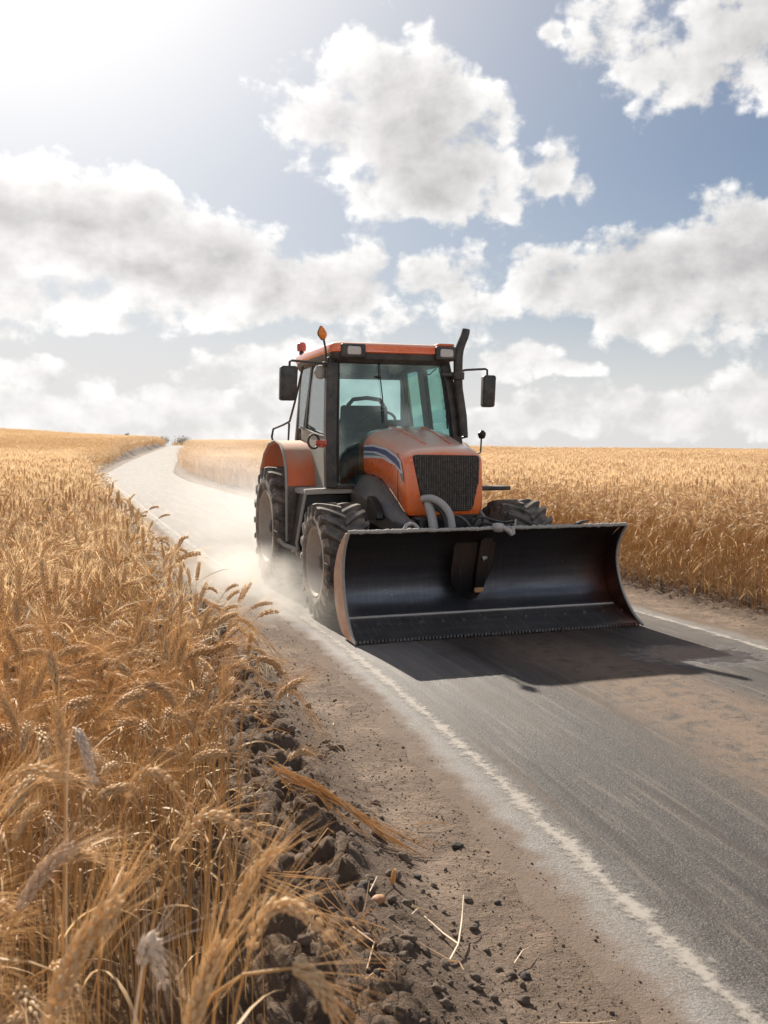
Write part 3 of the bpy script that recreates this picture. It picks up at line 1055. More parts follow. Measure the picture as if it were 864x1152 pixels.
A_L0, A_L1 = (-.865, 2.36, 1.22), (-.845, 2.36, 2.62)
A_R0, A_R1 = (.615, 2.36, 1.42), (.425, 2.36, 2.62)
B_L0, B_L1 = (-.865, 3.60, 1.55), (-.85, 3.16, 2.62)
C_L0, C_L1 = (-.85, 4.02, 1.70), (-.83, 3.72, 2.66)
B_R0, B_R1 = (.63, 3.22, 1.55), (.45, 3.12, 2.62)
C_R0, C_R1 = (.63, 3.95, 1.70), (.45, 3.80, 2.66)
bar(A_L0, A_L1, .125, .12, bow=-.015)
bar(A_R0, A_R1, .11, .12, bow=.03)
bar(B_L0, B_L1, .05, .085)
bar(C_L0, C_L1, .06, .09)
bar(B_R0, B_R1, .05, .22)
bar(C_R0, C_R1, .08, .12)
# windscreen: frame header, sill, glass
MB().box((-.21, 2.34, 2.60), (1.34, .10, .085)).build('windscreen_header', M['black'], tr, .012)
MB().box((-.12, 2.36, 1.235), (1.50, .10, .05)).build('windscreen_sill', M['black'], tr, .012)
b = MB()
b.prism_y([(-.81, 1.255), (.57, 1.255), (.55, 1.5), (.39, 2.56), (-.79, 2.56)], 2.325, 2.331)
ws = b.build('windscreen', M['glass'], tr)
# dark inner border of the windscreen
for pts in ([(-.80, 2.318, 1.27), (-.785, 2.318, 2.55)], [(.555, 2.318, 1.45), (.395, 2.318, 2.55)]):
    MB().tube(pts, .012, 6).build('glass_seal', M['blackc'], ws)
# lower left door / side panel
b = MB()
b.prism_x([(2.44, 1.20), (2.44, 1.765), (2.9, 1.80), (3.55, 1.885), (3.62, 1.80), (3.22, 1.19)], -.905, -.875)
door = b.build('door', M['door'], tr, .008)
MB().tube([(-.908, 2.46, 1.775), (-.908, 2.9, 1.812), (-.908, 3.56, 1.897)], .012, 6).build('door_trim', M['black'], door)
MB().tube([(-.91, 3.63, 1.88), (-.91, 3.62, 1.78), (-.91, 3.25, 1.20)], .016, 6).build('door_seal', M['black'], door)
b = MB()
b.prism_x([(2.44, 1.78), (2.44, 2.56), (3.13, 2.56), (3.52, 1.89)], -.872, -.867)
b.build('door_glass', M['glass_side'], door)
b = MB()
b.prism_x([(3.66, 1.86), (3.24, 2.58), (3.66, 2.58), (3.95, 1.88)], -.866, -.861)
b.build('quarter_glass', M['glass_side'], tr)
b = MB()
b.prism_x([(2.44, 1.50), (2.44, 2.56), (3.0, 2.56), (3.1, 1.50)], lambda y, z: .63 - .16 * (z - 1.5), lambda y, z: .635 - .16 * (z - 1.5))
b.prism_x([(3.36, 1.60), (3.26, 2.58), (3.72, 2.58), (3.86, 1.60)], lambda y, z: .63 - .16 * (z - 1.5), lambda y, z: .635 - .16 * (z - 1.5))
b.build('side_glass', M['glass'], tr)
# cab floor, rear wall with its window opening, right lower wall
b = MB()
b.box((-.12, 3.15, 1.24), (1.48, 1.5, .06))
b.prism_y([(-.84, 1.2), (.64, 1.2), (.60, 2.0), (-.84, 2.0)], 3.90, 3.94)
b.prism_y([(-.84, 2.0), (-.36, 2.0), (-.36, 2.62), (-.82, 2.62)], 3.90, 3.94)
b.prism_y([(.47, 2.0), (.60, 2.0), (.46, 2.62), (.47, 2.62)], 3.90, 3.94)
b.prism_y([(-.36, 2.50), (.47, 2.50), (.46, 2.62), (-.36, 2.62)], 3.90, 3.94)
b.prism_x([(2.42, 1.22), (2.42, 1.50), (3.9, 1.62), (3.9, 1.22)], .61, .65)
b.build('cab_shell', M['int'], tr, .006)
MB().prism_y([(-.36, 2.0), (.47, 2.0), (.47, 2.5), (-.36, 2.5)], 3.915, 3.92).build('rear_window', M['glass_rear'], tr)
# roof
rp = rnd_poly([(-.90, 2.20), (.47, 2.20), (.52, 2.5), (.50, 3.9), (.40, 4.02), (-.80, 4.02), (-.90, 3.9)], .10)
b = MB()


def rsec(sc_, z, dy=0):
    cx, cy_ = -.2, 3.1
    return [(cx + (x - cx) * sc_, cy_ + (y - cy_) * sc_ + dy, z) for x, y in rp]


b.loft([rsec(.985, 2.662), rsec(1.0, 2.672), rsec(1.0, 2.735), rsec(.985, 2.757), rsec(.93, 2.775), rsec(.5, 2.80), rsec(.05, 2.805)])
roof = b.build('roof', M['orange'], tr, ang=50)
b = MB()
b.loft([rsec(.93, 2.56), rsec(.975, 2.60), rsec(.985, 2.660)])
b.build('roof_lining', M['black'], roof, .006)
# work lamps in the roof corners
for (x, w) in ((-.66, .27), (.39, .24)):
    b = MB()
    b.prism_z(rnd_poly([(x - w / 2, 2.165), (x + w / 2, 2.165), (x + w / 2, 2.38), (x - w / 2, 2.38)], .03), 2.60, 2.752)
    hl = b.build('headlight', M['black'], tr, .018)
    b = MB()
    b.prism_y(rnd_poly([(x - .075, 2.635), (x + .08, 2.635), (x + .075, 2.72), (x - .07, 2.725)], .025), 2.150, 2.175)
    b.build('lens', M['lamp'], hl, .008)
MB().prism_z(rnd_poly([(.30, 2.19), (.50, 2.19), (.50, 2.4), (.30, 2.4)], .04), 2.755, 2.785).build('lamp_cover', M['fender'], tr, .01)

# cab interior
b = MB()
b.prism_x(rnd_poly([(3.55, 1.55), (3.42, 1.6), (3.50, 2.16), (3.60, 2.16), (3.68, 1.55)], .05), -.42, .16)
seat = b.build('driver_seat', M['seat'], tr, .03)
MB().box((-.13, 3.25, 1.58), (.58, .5, .14)).build('seat_cushion', M['seat'], seat, .04)
MB().tube([(-.36, 3.5, 2.05), (-.355, 3.45, 2.16), (-.30, 3.43, 2.225), (-.13, 3.42, 2.245), (.03, 3.43, 2.225), (.085, 3.45, 2.16), (.09, 3.5, 2.05)], .026, 8).build('headrest_loop', M['seat'], seat)
b = MB()
cw, rw = Vector((-.16, 2.92, 1.93)), .21
ax = Matrix.Rotation(R(-38), 3, 'X')
b.tube([cw + ax @ Vector((rw * math.cos(a), rw * math.sin(a), 0)) for a in np.linspace(0, 2 * math.pi, 25)], .016, 8, caps=False)
for a in (.4, 2.7, 4.71):
    b.tube([cw, cw + ax @ Vector((rw * math.cos(a), rw * math.sin(a), 0))], .012, 6)
stw = b.build('steering_wheel', M['blackc'], tr)
MB().tube([cw, (-.14, 2.6, 1.45), (-.14, 2.55, 1.25)], .04, 8).build('steering_column', M['blackc'], stw)
b = MB()
b.prism_x(rnd_poly([(2.42, 1.25), (2.42, 1.80), (2.62, 1.83), (2.75, 1.72), (2.75, 1.25)], .05), -.50, .44)
b.build('dashboard', M['int'], tr, .02)
b = MB()
b.prism_x(rnd_poly([(2.9, 1.3), (2.9, 1.78), (3.3, 1.92), (3.8, 1.92), (3.8, 1.3)], .06), -.82, -.52)
b.build('side_console', M['int'], tr, .03)
b = MB()
b.prism_x(rnd_poly([(2.9, 1.3), (2.9, 1.74), (3.3, 1.88), (3.8, 1.88), (3.8, 1.3)], .06), .30, .58)
b.build('side_console', M['int'], tr, .03)
b = MB()
b.box((-.38, 2.50, 2.50), (.40, .10, .10))
b.tube([(-.30, 2.40, 2.52), (-.12, 2.40, 2.44), (.05, 2.42, 2.53)], .009, 6)
b.tube([(.12, 2.42, 2.50), (.28, 2.40, 2.46), (.36, 2.40, 2.53)], .008, 6)
b.build('sun_visor', M['int'], tr)
# wiper and its cable on the outside of the windscreen
b = MB()
b.tube([(-.335, 2.30, 2.57), (-.325, 2.30, 2.40), (-.30, 2.30, 2.2), (-.285, 2.30, 1.92)], .0065, 6)
b.tube([(-.38, 2.305, 2.42), (-.33, 2.30, 2.41)], .008, 6)
b.build('wiper', M['blackc'], tr)
b = MB()
b.tube([(.375, 2.30, 2.50), (.405, 2.295, 2.3), (.44, 2.29, 2.05), (.455, 2.29, 1.86)], .009, 6)
b.tube([(.42, 2.297, 2.3), (.465, 2.295, 2.1), (.485, 2.295, 1.87)], .006, 6)
for k_ in range(6):
    b.box((.40 + .011 * k_, 2.288, 2.34 - k_ * .085), (.03, .014, .018))
b.build('wiper', M['blackc'], tr)

# exhaust stack
ex = [(.63, 2.24, 1.78), (.615, 2.24, 2.0), (.565, 2.24, 2.3), (.548, 2.22, 2.42), (.54, 2.20, 2.58), (.543, 2.20, 2.66), (.556, 2.20, 2.73), (.58, 2.20, 2.80), (.61, 2.20, 2.865), (.628, 2.20, 2.92), (.633, 2.20, 2.95)]
b = MB()
b.tube(ex, [.048, .048, .048, .050, .052, .052, .051, .050, .049, .047, .044], 14)
exo = b.build('exhaust_stack', M['black'], tr, ang=60)
b = MB()
b.lathe_z([(.001, -.045), (.07, -.04), (.073, .04), (.001, .045)], (.545, 2.215, 2.44), 16)
b.tube([(.36, 2.24, 2.45), (.60, 2.2, 2.44)], .022, 8)
b.build('exhaust_clamp', M['black'], exo, .004)


# mirrors
def mirror(name, x, z, w, h_, y, arm, tilt=0):
    b_ = MB()
    poly = rnd_poly([(-w / 2, -h_ / 2), (w / 2 * .8, -h_ / 2), (w / 2, h_ / 2), (-w / 2 * .9, h_ / 2)], .035)
    rot = Matrix.Rotation(tilt, 3, 'Z')
    secs_ = []
    for dy, s_ in ((-.035, .82), (-.02, 1), (.04, 1), (.05, .93)):
        secs_.append([Vector((x, y, z)) + rot @ Vector((px * s_, dy, pz * s_)) for px, pz in poly])
    b_.loft(secs_)
    mo = b_.build('mirror', M['black'], tr, ang=40)
    MB().tube(arm, .013, 8).build('mirror_arm', M['black'], mo)
    return mo


mirror('mirror', -1.315, 2.335, .20, .365, 2.40, [(-1.30, 2.42, 2.50), (-1.30, 2.40, 2.565), (-1.275, 2.40, 2.575), (-1.1, 2.39, 2.565), (-.88, 2.36, 2.545)])
mirror('mirror', 1.00, 2.29, .165, .36, 2.40, [(.99, 2.42, 2.46), (.98, 2.40, 2.53), (.955, 2.40, 2.54), (.7, 2.36, 2.52), (.45, 2.28, 2.46)])
b = MB()
b.lathe_z([(.001, -.085), (.05, -.07), (.075, 0), (.05, .06), (.001, .07)], (-.94, 2.50, 2.475), 16)
sm = b.build('blind_spot_mirror', M['hose'], tr)
MB().tube([(-.93, 2.48, 2.53), (-.90, 2.42, 2.57), (-.86, 2.36, 2.57)], .012, 6).build('mirror_arm', M['black'], sm)
b = MB()
b.tube([(-.95, 2.36, 2.54), (-.83, 2.36, 2.54)], .03, 8)
b.build('mirror_bracket', M['black'], tr, .004)
b = MB()
b.tube([(-.90, 2.33, 2.40), (-.84, 2.34, 2.42)], .024, 8)
b.build('mirror_bracket', M['black'], tr, .004)
# amber turn lamp on its stalk
b = MB()
b.tube([(-.925, 2.30, 2.56), (-.935, 2.30, 2.70), (-.955, 2.30, 2.80)], .012, 8)
st = b.build('marker_lamp', M['black'], tr)
secs = []
for z, w in ((2.795, .012), (2.815, .032), (2.845, .045), (2.875, .043), (2.91, .026), (2.935, .006)):
    secs.append([(-.958 - (z - 2.8) * .14 + w * math.cos(a), 2.30 + w * .45 * math.sin(a), z) for a in np.linspace(0, 2 * math.pi, 12, endpoint=False)])
MB().loft(secs).build('lens', M['amber'], st)
MB().loft([[(x, 2.318 if True else 0, z) for (x, y, z) in [((-.958 - (q - 2.8) * .14) + (w + .006) * c1, 0, q) for c1 in (-1, 1)]] + [(-.958 - (q - 2.8) * .14 + (w + .006), 2.328, q), (-.958 - (q - 2.8) * .14 - (w + .006), 2.328, q)] for q, w in ((2.79, .012), (2.845, .045), (2.875, .043), (2.94, .006))]).build('lamp_back', M['black'], st)
# red beacon on the roof
b = MB()
b.lathe_z([(.001, 0), (.05, .005), (.056, .05), (.05, .095), (.03, .11), (.001, .112)], (-.86, 3.72, 2.80), 18)
bc = b.build('beacon', M['redlens'], tr)
MB().lathe_z([(.001, -.05), (.028, -.05), (.028, .0), (.001, .0)], (-.86, 3.72, 2.80), 12).build('beacon_base', M['black'], bc)
# red marker and black grab handle at the door
b = MB()
b.tube([(-1.05, 2.30, 1.705), (-.93, 2.30, 1.70)], [.030, .036], 12)
b.tube([(-.985, 2.30, 1.70), (-.985, 2.30, 1.655)], .028, 10)
b.build('side_marker', M['redlens'], tr, .005)
b = MB()
b.tube([(-1.055 + .06 * math.cos(a), 2.36, 1.72 + .075 * math.sin(a)) for a in np.linspace(0, 2 * math.pi, 17)], .013, 6, caps=False)
b.build('grab_handle', M['black'], tr)
# grab rail loop behind the door
b = MB()
b.tube([(-.93, 3.35, 2.60), (-.95, 3.7, 2.2), (-.96, 3.95, 1.97), (-1.02, 4.05, 1.93), (-1.13, 4.12, 1.88), (-1.15, 4.12, 1.78), (-1.13, 4.1, 1.70), (-.97, 4.0, 1.70), (-.96, 3.98, 1.95)], .014, 8)
b.build('grab_rail', M['black'], tr)

# rear fenders
def fender(x0, x1):
    prof = [(2.90, .60), (2.90, 1.22), (2.93, 1.42), (3.03, 1.58), (3.22, 1.69), (3.5, 1.735), (3.85, 1.70), (4.15, 1.58), (4.38, 1.38), (4.48, 1.15)]
    b_ = MB()
    b_.strip(prof[1:], x0, x1, .03)
    fo = b_.build('fender', M['fender'], tr, .008, ang=50)
    b_ = MB()
    b_.strip(prof[:2], x0, x1, .028)
    b_.build('mudguard', M['mud'], fo, .006)
    xe = x0 if abs(x0) > abs(x1) else x1
    MB().tube([(xe, y, z) for y, z in prof], .016, 8).build('fender_lip', M['dustedge'], fo)
    return fo


fender(-1.235, -.84)
fender(.66, 1.08)
b = MB()
b.prism_x([(2.95, 1.2), (3.05, 1.55), (3.3, 1.68), (3.9, 1.68), (4.1, 1.2), (3.9, .8), (3.2, .8)], -.86, -.82)
b.build('cab_side_lower', M['mud'], tr, .005)

# floor edge, step box and its dusty rim
b = MB()
b.loft([[(x, y0, z - .03), (x, y0, z + .03), (x, y1, z + .03), (x, y1, z - .03)] for x, y0, y1, z in
        ((-1.14, 2.40, 2.95, 1.175), (-.9, 2.36, 2.95, 1.185), (-.60, 2.34, 2.9, 1.19), (-.50, 2.33, 2.8, 1.225), (-.44, 2.32, 2.6, 1.33), (-.40, 2.32, 2.5, 1.42))])
pf = b.build('cab_platform', M['dustedge'], tr, .012)
b = MB()
b.prism_y([(-1.13, 1.145), (-.42, 1.145), (-.42, .55), (-1.02, .50), (-1.22, .55)], 2.50, 2.82)
sb = b.build('step_box', M['blackc'], tr, .01)
b = MB()
b.tube([(-1.13, 2.44, 1.15), (-1.17, 2.46, .92), (-1.215, 2.50, .62), (-1.20, 2.50, .56), (-1.24, 2.6, .52)], .018, 8)
b.tube([(-1.34, 2.86, .63), (-1.28, 2.80, .57), (-1.21, 2.56, .55), (-1.19, 2.5, .48)], .024, 8)
b.build('step_rim', M['dustedge'], sb)
b = MB()
b.box((-1.05, 2.46, .82), (.26, .16, .03))
b.build('step', M['mud'], sb, .005)
b = MB()
b.box((-1.07, 2.46, .52), (.28, .16, .03))
b.build('step', M['mud'], sb, .005)

# right side: step bar, small lamps
b = MB()
b.box((.73, 1.72, 1.225), (.36, .22, .045))
b.build('side_step', M['black'], tr, .012)
b = MB()
b.lathe_z([(.001, -.05), (.03, -.045), (.045, -.01), (.045, .02), (.02, .045), (.001, .05)], (.875, 2.3, 1.80), 14)
al = b.build('side_lamp', M['blackc'], tr)
MB().tube([(.87, 2.3, 1.76), (.86, 2.3, 1.6), (.66, 2.34, 1.5)], .01, 6).build('lamp_stalk', M['black'], al)
b = MB()
b.tube([(.62, 2.34, 1.75), (.70, 2.30, 1.785)], [.008, .02], 8)
b.build('side_lamp', M['blackc'], tr)

# front blade ---------------------------------------------------------
def arc_prof(pts, n=5):
    """Catmull-Rom through the points"""
    out = []
    P_ = [pts[0]] + list(pts) + [pts[-1]]
    for i in range(1, len(P_) - 2):
        for j in range(n):
            t = j / n
            a, b2, c2, d2 = (Vector(P_[i + q]) for q in (-1, 0, 1, 2))
            out.append(tuple(.5 * ((2 * b2) + (-a + c2) * t + (2 * a - 5 * b2 + 4 * c2 - d2) * t * t + (-a + 3 * b2 - 3 * c2 + d2) * t ** 3)))
    out.append(tuple(pts[-1]))
    return out


mold = arc_prof([(.07, .945), (.20, .90), (.38, .76), (.485, .60), (.52, .42), (.49, .27), (.38, .155)])


def bxl(y, z):
    return -1.32 + .03 * (1 - z)


def bxr(y, z):
    return 1.335 + .135 * (1 - z / .94) ** 1.4 if z < .94 else 1.335


b = MB()
b.strip(mold, bxl, bxr, -.022)
blade = b.build('front_blade', M['blade'], tr, .003, ang=40)
b = MB()
b.loft([[(x * .985 + .004, .380, .160), (x, .0, .040), (x, .006, .028), (x * .985 + .004, .400, .135)] for x in np.linspace(-1.292, 1.478, 40)])
rj = random.Random(8)
for i in range(84):
    x = -1.28 + i * .0329
    w_ = rj.uniform(.014, .021)
    b.box((x, .001 + rj.uniform(-.003, .003), .026 + rj.uniform(-.003, .003)), (w_, .016, .024))
b.build('cutting_edge', M['cutting'], blade, ang=30)
for i in range(14):
    x = -1.22 + i * .2035
    MB().tube([(x, .245, .118), (x, .238, .135)], [.017, .013], 8).build('edge_bolt', M['cutting'], blade)
b = MB()
b.tube([(-1.27, .378, .163), (1.41, .378, .163)], .013, 8)
b.build('weld_seam', M['steel'], blade)
# end plates
fr = arc_prof([(.06, .945), (.17, .83), (.255, .68), (.275, .50), (.22, .28), (.10, .11), (-.03, .02)])
bk = arc_prof([(.13, .94), (.36, .79), (.53, .58), (.555, .40), (.52, .24), (.36, .06), (.12, .02)])
for s_, fx in ((-1, bxl), (1, bxr)):
    b = MB()
    b.prism_x(fr + bk[::-1], lambda y, z: fx(y, z), lambda y, z: fx(y, z) + s_ * .022)
    ep = b.build('end_plate', M['endplate'] if s_ < 0 else M['blade'], blade, .004)
    b = MB()
    b.tube([(fx(y, z) + s_ * .011, y - .004, z) for y, z in fr], .0135, 8)
    b.build('end_plate_edge', M['dustedge'] if s_ < 0 else M['steel'], ep)
# crusted top edge
b = MB()
rj = random.Random(5)
pts = [(-1.33 + 2.68 * i / 150, .066, .950 + rj.uniform(-.003, .004)) for i in range(151)]
b.tube(pts, [.0165 + rj.uniform(-.004, .005) for _ in pts], 7)
b.build('top_rim', M['dustedge'], blade, ang=80)
# hanging lug in front of the blade
b = MB()
b.prism_y(rnd_poly([(-.26, .80), (.16, .88), (.13, .60), (.02, .36), (-.04, .29), (-.10, .27), (-.22, .34), (-.30, .44)], .04), .335, .375)
b.prism_y(rnd_poly([(-.02, .83), (.12, .88), (.05, .62), (.0, .36), (-.08, .34), (-.07, .5)], .03), .285, .34)
lug = b.build('mounting_lug', M['lug'], blade, .03)
MB().box((-.045, .272, .375), (.09, .03, .045)).build('wear_pad', M['ochre'], lug, .01)
MB().tube([(.0, .28, .66), (.03, .26, .67)], [.022, .012], 8).build('bolt', M['steel'], lug)
b = MB()
for k_ in range(4):
    b.box((-.9 + .62 * k_, .62, .50), (.05, .16, .62))
b.box((0, .66, .62), (2.3, .10, .10))
b.box((0, .66, .34), (2.3, .10, .10))
b.build('blade_back_frame', M['black'], blade, .01)
# push arms and lift linkage
b = MB()
for x in (-.42, .30):
    b.tube([(x, .68, .42), (x, 1.3, .50), (x, 1.9, .62)], .055, 8)
b.box((-.06, .95, .62), (.62, .5, .12))
b.build('push_frame', M['black'], tr, .01)
# pale lift cylinder and curved hose in front of the grille
b = MB()
b.tube([(-.285, .93, 1.13), (-.275, .86, 1.0), (-.265, .76, .72)], .045, 14)
lc = b.build('lift_cylinder', M['hose'], tr, ang=60)
b = MB()
hp = arc_prof([(-.33, .96, 1.165), (-.27, .86, 1.175), (-.19, .80, 1.12), (-.135, .76, 1.03), (-.12, .74, .93), (-.11, .72, .82)], 4)
b.tube(hp, .037, 12)
b.build('hydraulic_hose', M['hose'], tr, ang=60)
b = MB()
b.tube(arc_prof([(-.30, .97, 1.15), (-.25, .90, 1.13), (-.18, .84, 1.05), (-.15, .80, .95), (-.14, .78, .84)], 4), .03, 8)
b.tube(arc_prof([(-.11, .80, .96), (-.06, .76, 1.01), (.02, .70, .95), (.05, .66, .86)], 4), .017, 8)
b.tube(arc_prof([(.10, .84, .86), (.17, .78, .99), (.28, .70, .97), (.36, .62, .95), (.44, .5, .97)], 4), .013, 8)
b.tube(arc_prof([(.18, .9, .85), (.24, .8, .93), (.38, .7, .90), (.45, .6, .93)], 4), .015, 8)
b.build('hydraulic_hose', M['black'], tr, ang=60)
b = MB()
b.tube(arc_prof([(-.80, .16, .95), (-.77, .17, .995), (-.71, .18, 1.0), (-.66, .18, .955)], 4), .016, 8)
b.build('lifting_eye', M['hose'], blade)
# clamp over the top edge
b = MB()
b.lathe_z([(.001, -.04), (.04, -.035), (.058, .0), (.05, .035), (.001, .045)], (.04, .05, .955), 14)
b.tube([(.06, .03, .97), (.13, .01, .93), (.155, .0, .89)], [.02, .028, .018], 10)
b.tube([(.155, .0, .965), (.16, .0, .90)], .02, 10)
b.tube([(.19, .03, .95), (.20, .03, 1.03)], .008, 6)
b.build('edge_clamp', M['steel'], blade, ang=60)
b = MB()
b.tube([(.82, .08, .955), (.87, .06, .985), (.95, .06, 1.0)], [.02, .016, .004], 8)
b.build('hook', M['black'], blade)


# ------------------------------------------------------------------ wheat
def frame_tube(mb, pts, radii, n, mi):
    """light tapered tube along a list of Vectors"""
    mb.tube(pts, radii, n, caps=False, mi=mi)


def spikelet(mb, p, t, side, L, w, mi, rings=4, n=5):
    up = Vector((0, 0, 1)) if abs(t.z) < .9 else Vector((1, 0, 0))
    d = (t + side * .34).normalized()
    a = d.cross(up).normalized()
    b_ = d.cross(a)
    secs_ = []
    prof = {4: [(.0, .35), (.28, .95), (.62, 1.0), (1.0, .12)], 3: [(0, .3), (.45, 1.), (1, .1)]}[rings]
    for (s_, r_) in prof:
        c_ = p + d * L * s_
        secs_.append([c_ + (a * math.cos(2 * math.pi * j / n) + b_ * math.sin(2 * math.pi * j / n)) * w * r_ * .5 for j in range(n)])
    mb.loft(secs_, caps=True, mi=mi)
    return p + d * L, d


def ear_mesh(mb, pts, rg_, lod, mi=0, awn_mi=1, size=1., awn=.105, nawn=None):
    """pts: Vectors along the axis of the ear"""
    def at(t):
        f = t * (len(pts) - 1)
        i = min(int(f), len(pts) - 2)
        return pts[i].lerp(pts[i + 1], f - i), (pts[i + 1] - pts[i]).normalized()
    if lod == 0:
        levels, rows, rings, n = 11, 4, 4, 6
    elif lod == 1:
        levels, rows, rings, n = 8, 3, 3, 4
    else:
        levels = 0
    if levels:
        mb.tube([at(i / 4)[0] for i in range(5)], [.0018 * size] * 5, 4, caps=False, mi=mi)
        for k_ in range(levels):
            t = (k_ + .3) / levels
            p, d = at(min(t, .97))
            u_ = d.cross(Vector((.3, .2, 1))).normalized()
            w_ = d.cross(u_)
            taper = 1 - .45 * max(0, t - .6) / .4 - .25 * max(0, .15 - t) / .15
            for r_ in range(rows):
                a = 2 * math.pi * (r_ + (.5 if k_ % 2 else 0)) / rows + rg_.uniform(-.15, .15)
                s_ = u_ * math.cos(a) + w_ * math.sin(a)
                L = .0135 * size * taper * rg_.uniform(.9, 1.15)
                tip, dd = spikelet(mb, p + s_ * .0036 * size, d, s_, L, .0068 * size * taper * (1 if lod == 0 else 1.35), mi, rings, n)
                if rg_.random() < (.75 if lod == 0 else .7):
                    al_ = awn * size * rg_.uniform(.65, 1.1) * (1 - .25 * t)
                    ad = (d + s_ * rg_.uniform(.12, .42) + Vector((rg_.uniform(-.06, .06),) * 3)).normalized()
                    q1 = tip + ad * al_ * .5
                    q2 = q1 + (ad + Vector((0, 0, -.10)) + s_ * .06).normalized() * al_ * .5
                    if lod == 0:
                        mb.tube([tip - dd * .002, q1, q2], [.00034 * size, .00026 * size, .00008], 3, caps=False, mi=awn_mi)
                    else:
                        sd_ = ad.cross(Vector((rg_.uniform(-1, 1), rg_.uniform(-1, 1), .5))).normalized() * .00055
                        mb.add([tip - sd_, tip + sd_, q2], [(0, 1, 2)], awn_mi)
    else:
        pr = [(0, .2), (.2, .9), (.6, 1), (1, .15)]
        n = 4 if lod == 2 else 3
        secs_ = []
        for t, w in pr:
            p, d = at(t)
            u_ = d.cross(Vector((.3, .2, 1))).normalized()
            w_ = d.cross(u_)
            secs_.append([p + (u_ * math.cos(2 * math.pi * j / n) + w_ * math.sin(2 * math.pi * j / n)) * w * .0075 * size for j in range(n)])
        mb.loft(secs_, caps=False, mi=mi)
        for k_ in range(8 if lod == 2 else 4):
            p, d = at(rg_.uniform(.15, .95))
            s_ = Vector((rg_.uniform(-1, 1), rg_.uniform(-1, 1), rg_.uniform(-1, 1))).normalized()
            ad = (d + s_ * .5).normalized()
            wv = ad.cross(s_).normalized() * (.0013 if lod == 2 else .003) * size
            mb.add([p - wv, p + wv, p + ad * awn * rg_.uniform(.8, 1.2) * size], [(0, 1, 2)], awn_mi)


def leaf_mesh(mb, p, d, L, w, rg_, mi, seg=6):
    """dry drooping blade leaf"""
    side = d.cross(Vector((0, 0, 1))).normalized()
    tw = rg_.uniform(-1.2, 1.2)
    vs = []
    q, dr = Vector(p), Vector(d)
    droop = rg_.uniform(.25, .6)
    for i in range(seg + 1):
        t = i / seg
        ww = w * (1 - t) ** .6 * .5 * min(1, .4 + 3 * t)
        sd_ = (Matrix.Rotation(tw * t, 3, dr) @ side)
        vs += [q + sd_ * ww, q - sd_ * ww]
        dr = (dr + Vector((0, 0, -droop * .55))).normalized()
        q = q + dr * L / seg
    mb.add(vs, [(2 * i, 2 * i + 1, 2 * i + 3, 2 * i + 2) for i in range(seg)], mi)


def stalk_path(rg_, H, nod, lean, az_, nst, near_):
    """stem and ear centre lines: the stem leans, then bends over by nod"""
    d0 = Vector((math.cos(az_), math.sin(az_), 0))
    th = lean
    p = Vector((0, 0, 0))
    st, er = [p.copy()], []
    L = H
    for i in range(nst):
        t = (i + 1) / nst
        th = lean * (.4 + .6 * t) + (nod * .45) * max(0, (t - .72) / .28) ** 2
        p = p + (d0 * math.sin(th) + Vector((0, 0, 1)) * math.cos(th)) * L / nst
        st.append(p.copy())
    er.append(p.copy())
    for i in range(near_):
        t = (i + 1) / near_
        t2 = th + nod * .55 * t
        p = p + (d0 * math.sin(t2) + Vector((0, 0, 1)) * math.cos(t2)) * .092 / near_
        er.append(p.copy())
    return st, er


def rand_nod(rg_):
    r_ = rg_.random()
    if r_ < .22:
        return rg_.uniform(.1, .7)
    if r_ < .75:
        return rg_.uniform(1.1, 2.1)
    return rg_.uniform(2.1, 2.8)


hidden = bpy.data.collections.new('wheat_sources')


def src(mb, name, mats):
    o = bpy.data.objects.new(name, mb.mesh(name, mats, 60, fix=False))
    return o


WM = [M['ear'], M['awn'], M['stem'], M['leaf']]


def add_stalk(mb, rg_, lod, base=Vector((0, 0, 0)), H=None, az_=None, bias=.55):
    H = H or rg_.uniform(.84, 1.0)
    az_ = rg_.uniform(0, 2 * math.pi) if az_ is None else az_
    nod = rand_nod(rg_)
    ns, ne = {0: (9, 6), 1: (6, 4), 2: (4, 3), 3: (2, 3)}[lod]
    st, er = stalk_path(rg_, H, nod, rg_.uniform(.0, .12), az_, ns, ne)
    st = [p + base for p in st]
    er = [p + base for p in er]
    if lod == 0:
        mb.tube(st, [.0021] * (len(st) - 2) + [.0015, .0012], 5, caps=False, mi=2)
    elif lod == 1:
        mb.tube(st, [.0022] * (len(st) - 1) + [.0013], 3, caps=False, mi=2)
    else:
        w = .0026 if lod == 2 else .006
        s_ = Vector((math.cos(az_ + 1.57 + rg_.uniform(-.6, .6)), math.sin(az_ + 1.57), 0)) * w
        vs = []
        for p in st:
            vs += [p - s_, p + s_]
        mb.add(vs, [(2 * i, 2 * i + 1, 2 * i + 3, 2 * i + 2) for i in range(len(st) - 1)], 2)
    ear_mesh(mb, er, rg_, lod, 0, 1, size=rg_.uniform(.9, 1.12))
    for _ in range({0: 3, 1: 2, 2: 1, 3: 0}[lod]):
        i = rg_.randrange(1, len(st) - 1)
        a = rg_.uniform(0, 6.28)
        leaf_mesh(mb, st[i], Vector((math.cos(a) * .5, math.sin(a) * .5, .8)).normalized(), rg_.uniform(.16, .30), rg_.uniform(.005, .010), rg_, 3, {0: 7, 1: 5, 2: 3}[lod])


